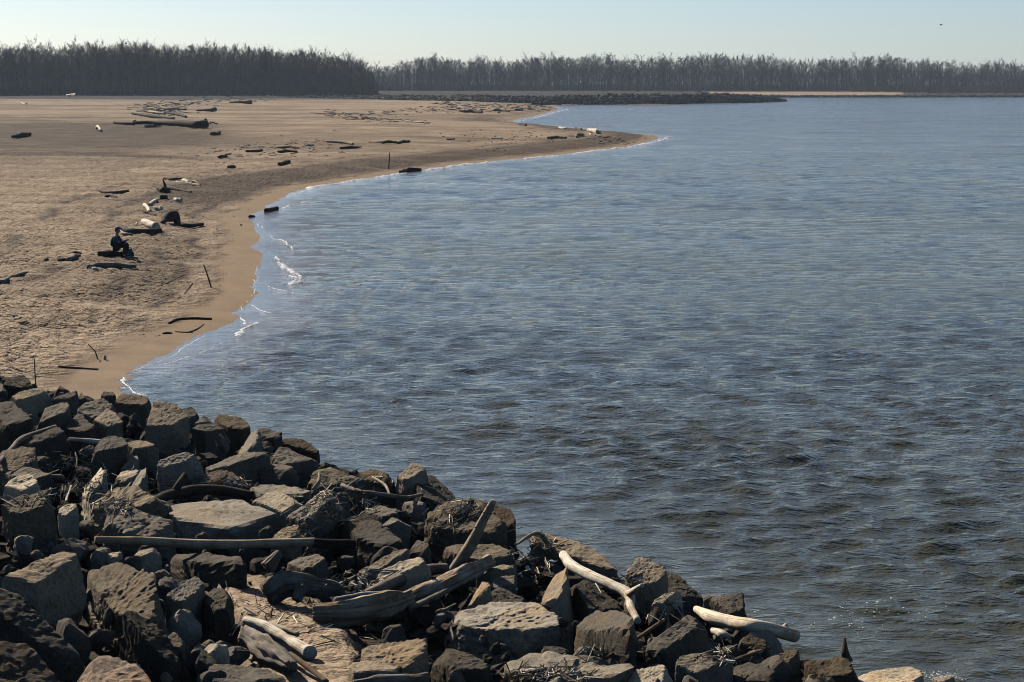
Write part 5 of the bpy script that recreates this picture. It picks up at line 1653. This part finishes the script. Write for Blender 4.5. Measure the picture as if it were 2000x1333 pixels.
# ------------------------------------------------------------------ the seated person and the bag
def skin_mesh(name, joints, edges, mat, root=0, sub=2):
    m = bpy.data.meshes.new(name)
    m.from_pydata([j[0] for j in joints], edges, [])
    o = bpy.data.objects.new(name, m)
    COL.objects.link(o)
    sk = o.modifiers.new('skin', 'SKIN')
    sk.use_smooth_shade = True
    for i, j in enumerate(joints):
        r = j[1]
        m.skin_vertices[0].data[i].radius = (r, r) if np.isscalar(r) else r
        m.skin_vertices[0].data[i].use_root = (i == root)
    sb = o.modifiers.new('sub', 'SUBSURF')
    sb.levels = sb.render_levels = sub
    dg = bpy.context.evaluated_depsgraph_get()
    me = bpy.data.meshes.new_from_object(o.evaluated_get(dg))
    me.name = name
    bpy.data.objects.remove(o, do_unlink=True)
    me.materials.clear()
    me.materials.append(mat)
    for p in me.polygons: p.use_smooth = True
    return me
def person():
    G = ground_hit(228, 502)
    skin = mat_plain('skin', (0.36, 0.22, 0.15), 0.6, 0.1, 20)
    # facing +x (to the right), sitting; z = 0 is the sand
    hip, chest, neck = (-0.10, 0, 0.40), (-0.06, 0, 0.72), (0.02, 0, 0.93)
    J = [(hip, 0.13), ((-0.10, 0, 0.56), 0.125), (chest, (0.15, 0.12)), ((0.0, 0, 0.86), 0.10), (neck, 0.055), ((0.05, 0, 1.00), 0.062), ((0.075, 0, 1.07), 0.092), ((0.07, 0, 1.15), 0.085)]
    E = [(0, 1), (1, 2), (2, 3), (3, 4), (4, 5), (5, 6), (6, 7)]
    def chain(start, pts):
        i = start
        for p in pts:
            J.append(p); E.append((i, len(J) - 1)); i = len(J) - 1
        return i
    for s in (-1, 1):
        chain(0, [((0.02, s * 0.10, 0.40), 0.09), ((0.22, s * 0.12, 0.48), 0.08), ((0.40, s * 0.13, 0.54), 0.062), ((0.37, s * 0.13, 0.30), 0.055), ((0.34, s * 0.13, 0.09), 0.04), ((0.46, s * 0.14, 0.045), 0.04)])
        w = chain(3, [((0.0, s * 0.17, 0.84), 0.062), ((0.10, s * 0.21, 0.64), 0.052), ((0.20, s * 0.20, 0.58), 0.045), ((0.36, s * 0.12, 0.68), 0.034), ((0.42, s * 0.09, 0.71), 0.036)])
        for f, (dy, dz, L) in enumerate(((-0.03, 0.015, 0.07), (-0.01, 0.02, 0.085), (0.012, 0.012, 0.08), (0.03, 0.0, 0.06))):
            chain(w, [((0.455, s * (0.09 + dy), 0.715 + dz), 0.011), ((0.455 + L * 0.6, s * (0.085 + dy), 0.70 + dz), 0.009), ((0.46 + L * 0.7, s * (0.08 + dy), 0.67 + dz), 0.008)])
        chain(w, [((0.43, s * 0.05, 0.73), 0.011), ((0.46, s * 0.035, 0.745), 0.009)])
    body = skin_mesh('person', J, E, skin)
    o = link('person', body, None, loc=(G[0], G[1] + 0.03, G[2] - 0.01))
    o.rotation_euler = (0, 0, R(-12))
    o.scale = (1.04, 1.04, 1.0)
    tag(o, 'person in dark green jacket and dark blue cap sitting on a black log', 'person')
    jk = [((-0.10, 0, 0.40), 0.16), ((-0.11, 0, 0.56), (0.165, 0.16)), ((-0.06, 0, 0.72), (0.19, 0.165)), ((0.0, 0, 0.86), 0.13), ((0.02, 0, 0.93), 0.075)]
    je = [(0, 1), (1, 2), (2, 3), (3, 4)]
    link('jacket', skin_mesh('jacket', jk, je, mat_plain('green_jacket', (0.022, 0.055, 0.03), 0.8, 0.3, 9)), None, o)
    bl = mat_plain('blue_sleeve', (0.03, 0.06, 0.10), 0.8, 0.3, 9)
    for s in (-1, 1):
        sj = [((-0.01, s * 0.14, 0.85), 0.085), ((0.10, s * 0.21, 0.64), 0.07), ((0.20, s * 0.20, 0.58), 0.062), ((0.35, s * 0.125, 0.675), 0.046)]
        link('sleeve', skin_mesh('sleeve', sj, [(0, 1), (1, 2), (2, 3)], bl), None, o)
    tm = mat_plain('dark_trousers', (0.03, 0.024, 0.02), 0.85, 0.3, 9)
    tj = [((-0.10, 0, 0.40), 0.15)]
    te = []
    for s in (-1, 1):
        i = 0
        for p in [((0.02, s * 0.10, 0.40), 0.105), ((0.22, s * 0.12, 0.48), 0.095), ((0.41, s * 0.13, 0.55), 0.076), ((0.375, s * 0.13, 0.30), 0.07), ((0.345, s * 0.13, 0.11), 0.056)]:
            tj.append(p); te.append((i, len(tj) - 1)); i = len(tj) - 1
    link('trousers', skin_mesh('trousers', tj, te, tm), None, o)
    sh = mat_plain('shoes', (0.02, 0.017, 0.015), 0.7, 0.2, 9)
    for s in (-1, 1):
        link('shoe', skin_mesh('shoe', [((0.31, s * 0.13, 0.05), 0.05), ((0.40, s * 0.135, 0.045), 0.05), ((0.52, s * 0.14, 0.035), 0.04)], [(0, 1), (1, 2)], sh), None, o)
    V, F = ICO[3]
    P = V * np.array([0.118, 0.105, 0.105])
    P[:, 2] = np.where(P[:, 2] < -0.012, -0.012 + (P[:, 2] + 0.012) * 0.05, P[:, 2])
    br = (V[:, 0] > 0.7) & (np.abs(V[:, 2]) < 0.35)
    P[br, 0] += 0.06
    cp = link('cap', mesh_np('cap', P + np.array([0.07, 0, 1.145]), F, True), mat_plain('blue_cap', (0.025, 0.045, 0.09), 0.7, 0.2, 9), o)
    hm = mat_plain('dark_hair', (0.02, 0.014, 0.01), 0.7, 0.2, 9)
    Hh = V * np.array([0.075, 0.10, 0.085]) + np.array([0.025, 0, 1.09])
    link('hair', mesh_np('hair', Hh, F, True), hm, o)
    # face: nose, eyes, mouth, ears
    fm = V * np.array([0.022, 0.013, 0.022]) + np.array([0.168, 0, 1.06])
    link('nose', mesh_np('nose', fm, F, True), skin, o)
    dk = mat_plain('eye_dark', (0.03, 0.02, 0.02), 0.3, 0.1, 9)
    V2, F2 = ICO[2]
    for s in (-1, 1):
        link('eye', mesh_np('eye', V2 * 0.011 + np.array([0.150, s * 0.034, 1.085]), F2, True), dk, o)
        link('ear', mesh_np('ear', V2 * np.array([0.02, 0.01, 0.03]) + np.array([0.062, s * 0.095, 1.065]), F2, True), skin, o)
    link('mouth', mesh_np('mouth', V2 * np.array([0.006, 0.022, 0.006]) + np.array([0.158, 0, 1.022]), F2, True), mat_plain('lips', (0.25, 0.1, 0.08), 0.5, 0.1, 9), o)
def bag():
    G = ground_hit(254, 502)
    s = G[1] / FPX
    V, F = ICO[4]
    q = np.sign(V) * np.abs(V) ** 0.55
    q /= np.abs(q).max()
    P = q * np.array([7.5 * s, 5.5 * s, 8.5 * s])
    taper = 1 - 0.38 * (P[:, 2] / (8.5 * s) + 1) / 2
    P[:, 0] *= taper; P[:, 1] *= taper
    P *= (1 + 0.06 * vnoise(P * 9, 3))[:, None]
    P[:, 2] += 8.3 * s
    o = link('backpack', mesh_np('backpack', P, F, True), mat_plain('teal_cloth', (0.03, 0.13, 0.13), 0.7, 0.3, 12), loc=G)
    tag(o, 'small teal and green bag on the sand at the feet of the person', 'bag')
    h = [np.array([-3.5 * s, 0, 15.5 * s]), np.array([-1.5 * s, 0, 18.5 * s]), np.array([1.5 * s, 0, 18.5 * s]), np.array([3.5 * s, 0, 15.5 * s])]
    V, F, uv = tube(h, [0.012] * 4, 8, rough=0.05)
    link('handle', mesh_np('handle', V, F, True), mat_plain('bag_strap', (0.03, 0.06, 0.05), 0.7, 0.2, 9), o)
    V, F = ICO[3]
    Q = np.sign(V) * np.abs(V) ** 0.6 * np.array([3.0 * s, 4.4 * s, 4.2 * s]) + np.array([5.2 * s, -1.2 * s, 4.4 * s])
    link('side_pocket', mesh_np('side_pocket', Q, F, True), mat_plain('green_cloth', (0.035, 0.06, 0.015), 0.7, 0.2, 9), o)
person()
bag()
# ------------------------------------------------------------------ a bird far up over the river
def bird():
    c = at_depth(1838, 49, 220.0)
    dk = mat_plain('bird_dark', (0.05, 0.05, 0.055), 0.8, 0.2, 9)
    V, F = ICO[3]
    P = V * np.array([0.16, 0.05, 0.05])
    P[:, 1:] *= (1 - 0.5 * np.clip(-V[:, 0], 0, 1))[:, None]
    o = link('bird', mesh_np('bird', P, F, True), dk, loc=c)
    tag(o, 'small dark bird flying high over the far river', 'bird')
    for s in (-1, 1):
        w = np.array([(0.07, 0, 0.02), (-0.06, 0, 0.02), (-0.05, s * 0.16, 0.09), (0.05, s * 0.16, 0.09), (-0.07, s * 0.34, 0.06), (-0.02, s * 0.34, 0.06)])
        w = np.vstack([w, w - np.array([0, 0, 0.012])])
        f = [(0, 1, 2, 3), (3, 2, 4, 5), (6, 9, 8, 7), (9, 11, 10, 8), (0, 3, 9, 6), (3, 5, 11, 9), (1, 7, 8, 2), (2, 8, 10, 4), (4, 10, 11, 5), (0, 6, 7, 1)]
        link('wing', mesh_np('wing', w, f, True), dk, o)
    t = np.array([(-0.13, -0.02, 0.01), (-0.13, 0.02, 0.01), (-0.24, 0.05, 0.01), (-0.24, -0.05, 0.01)])
    t = np.vstack([t, t - np.array([0, 0, 0.01])])
    link('tail', mesh_np('tail', t, [(0, 1, 2, 3), (7, 6, 5, 4), (0, 4, 5, 1), (1, 5, 6, 2), (2, 6, 7, 3), (3, 7, 4, 0)], True), dk, o)
bird()
# ------------------------------------------------------------------ haze
def build_haze():
    bm = bmesh.new()
    bmesh.ops.create_cube(bm, size=1)
    m = bpy.data.meshes.new('haze')
    bm.to_mesh(m); bm.free()
    mat = bpy.data.materials.new('haze_air')
    mat.use_nodes = True
    t = mat.node_tree
    for n in list(t.nodes): t.nodes.remove(n)
    out = t.nodes.new('ShaderNodeOutputMaterial')
    v = t.nodes.new('ShaderNodeVolumePrincipled')
    v.inputs['Color'].default_value = (0.72, 0.86, 1.0, 1)
    v.inputs['Density'].default_value = HAZE
    v.inputs['Anisotropy'].default_value = 0.0
    t.links.new(v.outputs[0], out.inputs['Volume'])
    o = link('haze', m, mat)
    z0, z1 = -3.2, 36.0
    o.scale = (33000, 33000, z1 - z0)
    o.location = (0, 0, (z0 + z1) / 2)
    tag(o, 'thin pale blue haze in the air over the river', 'haze', kind='stuff')
HAZE = 0.00008
build_haze()
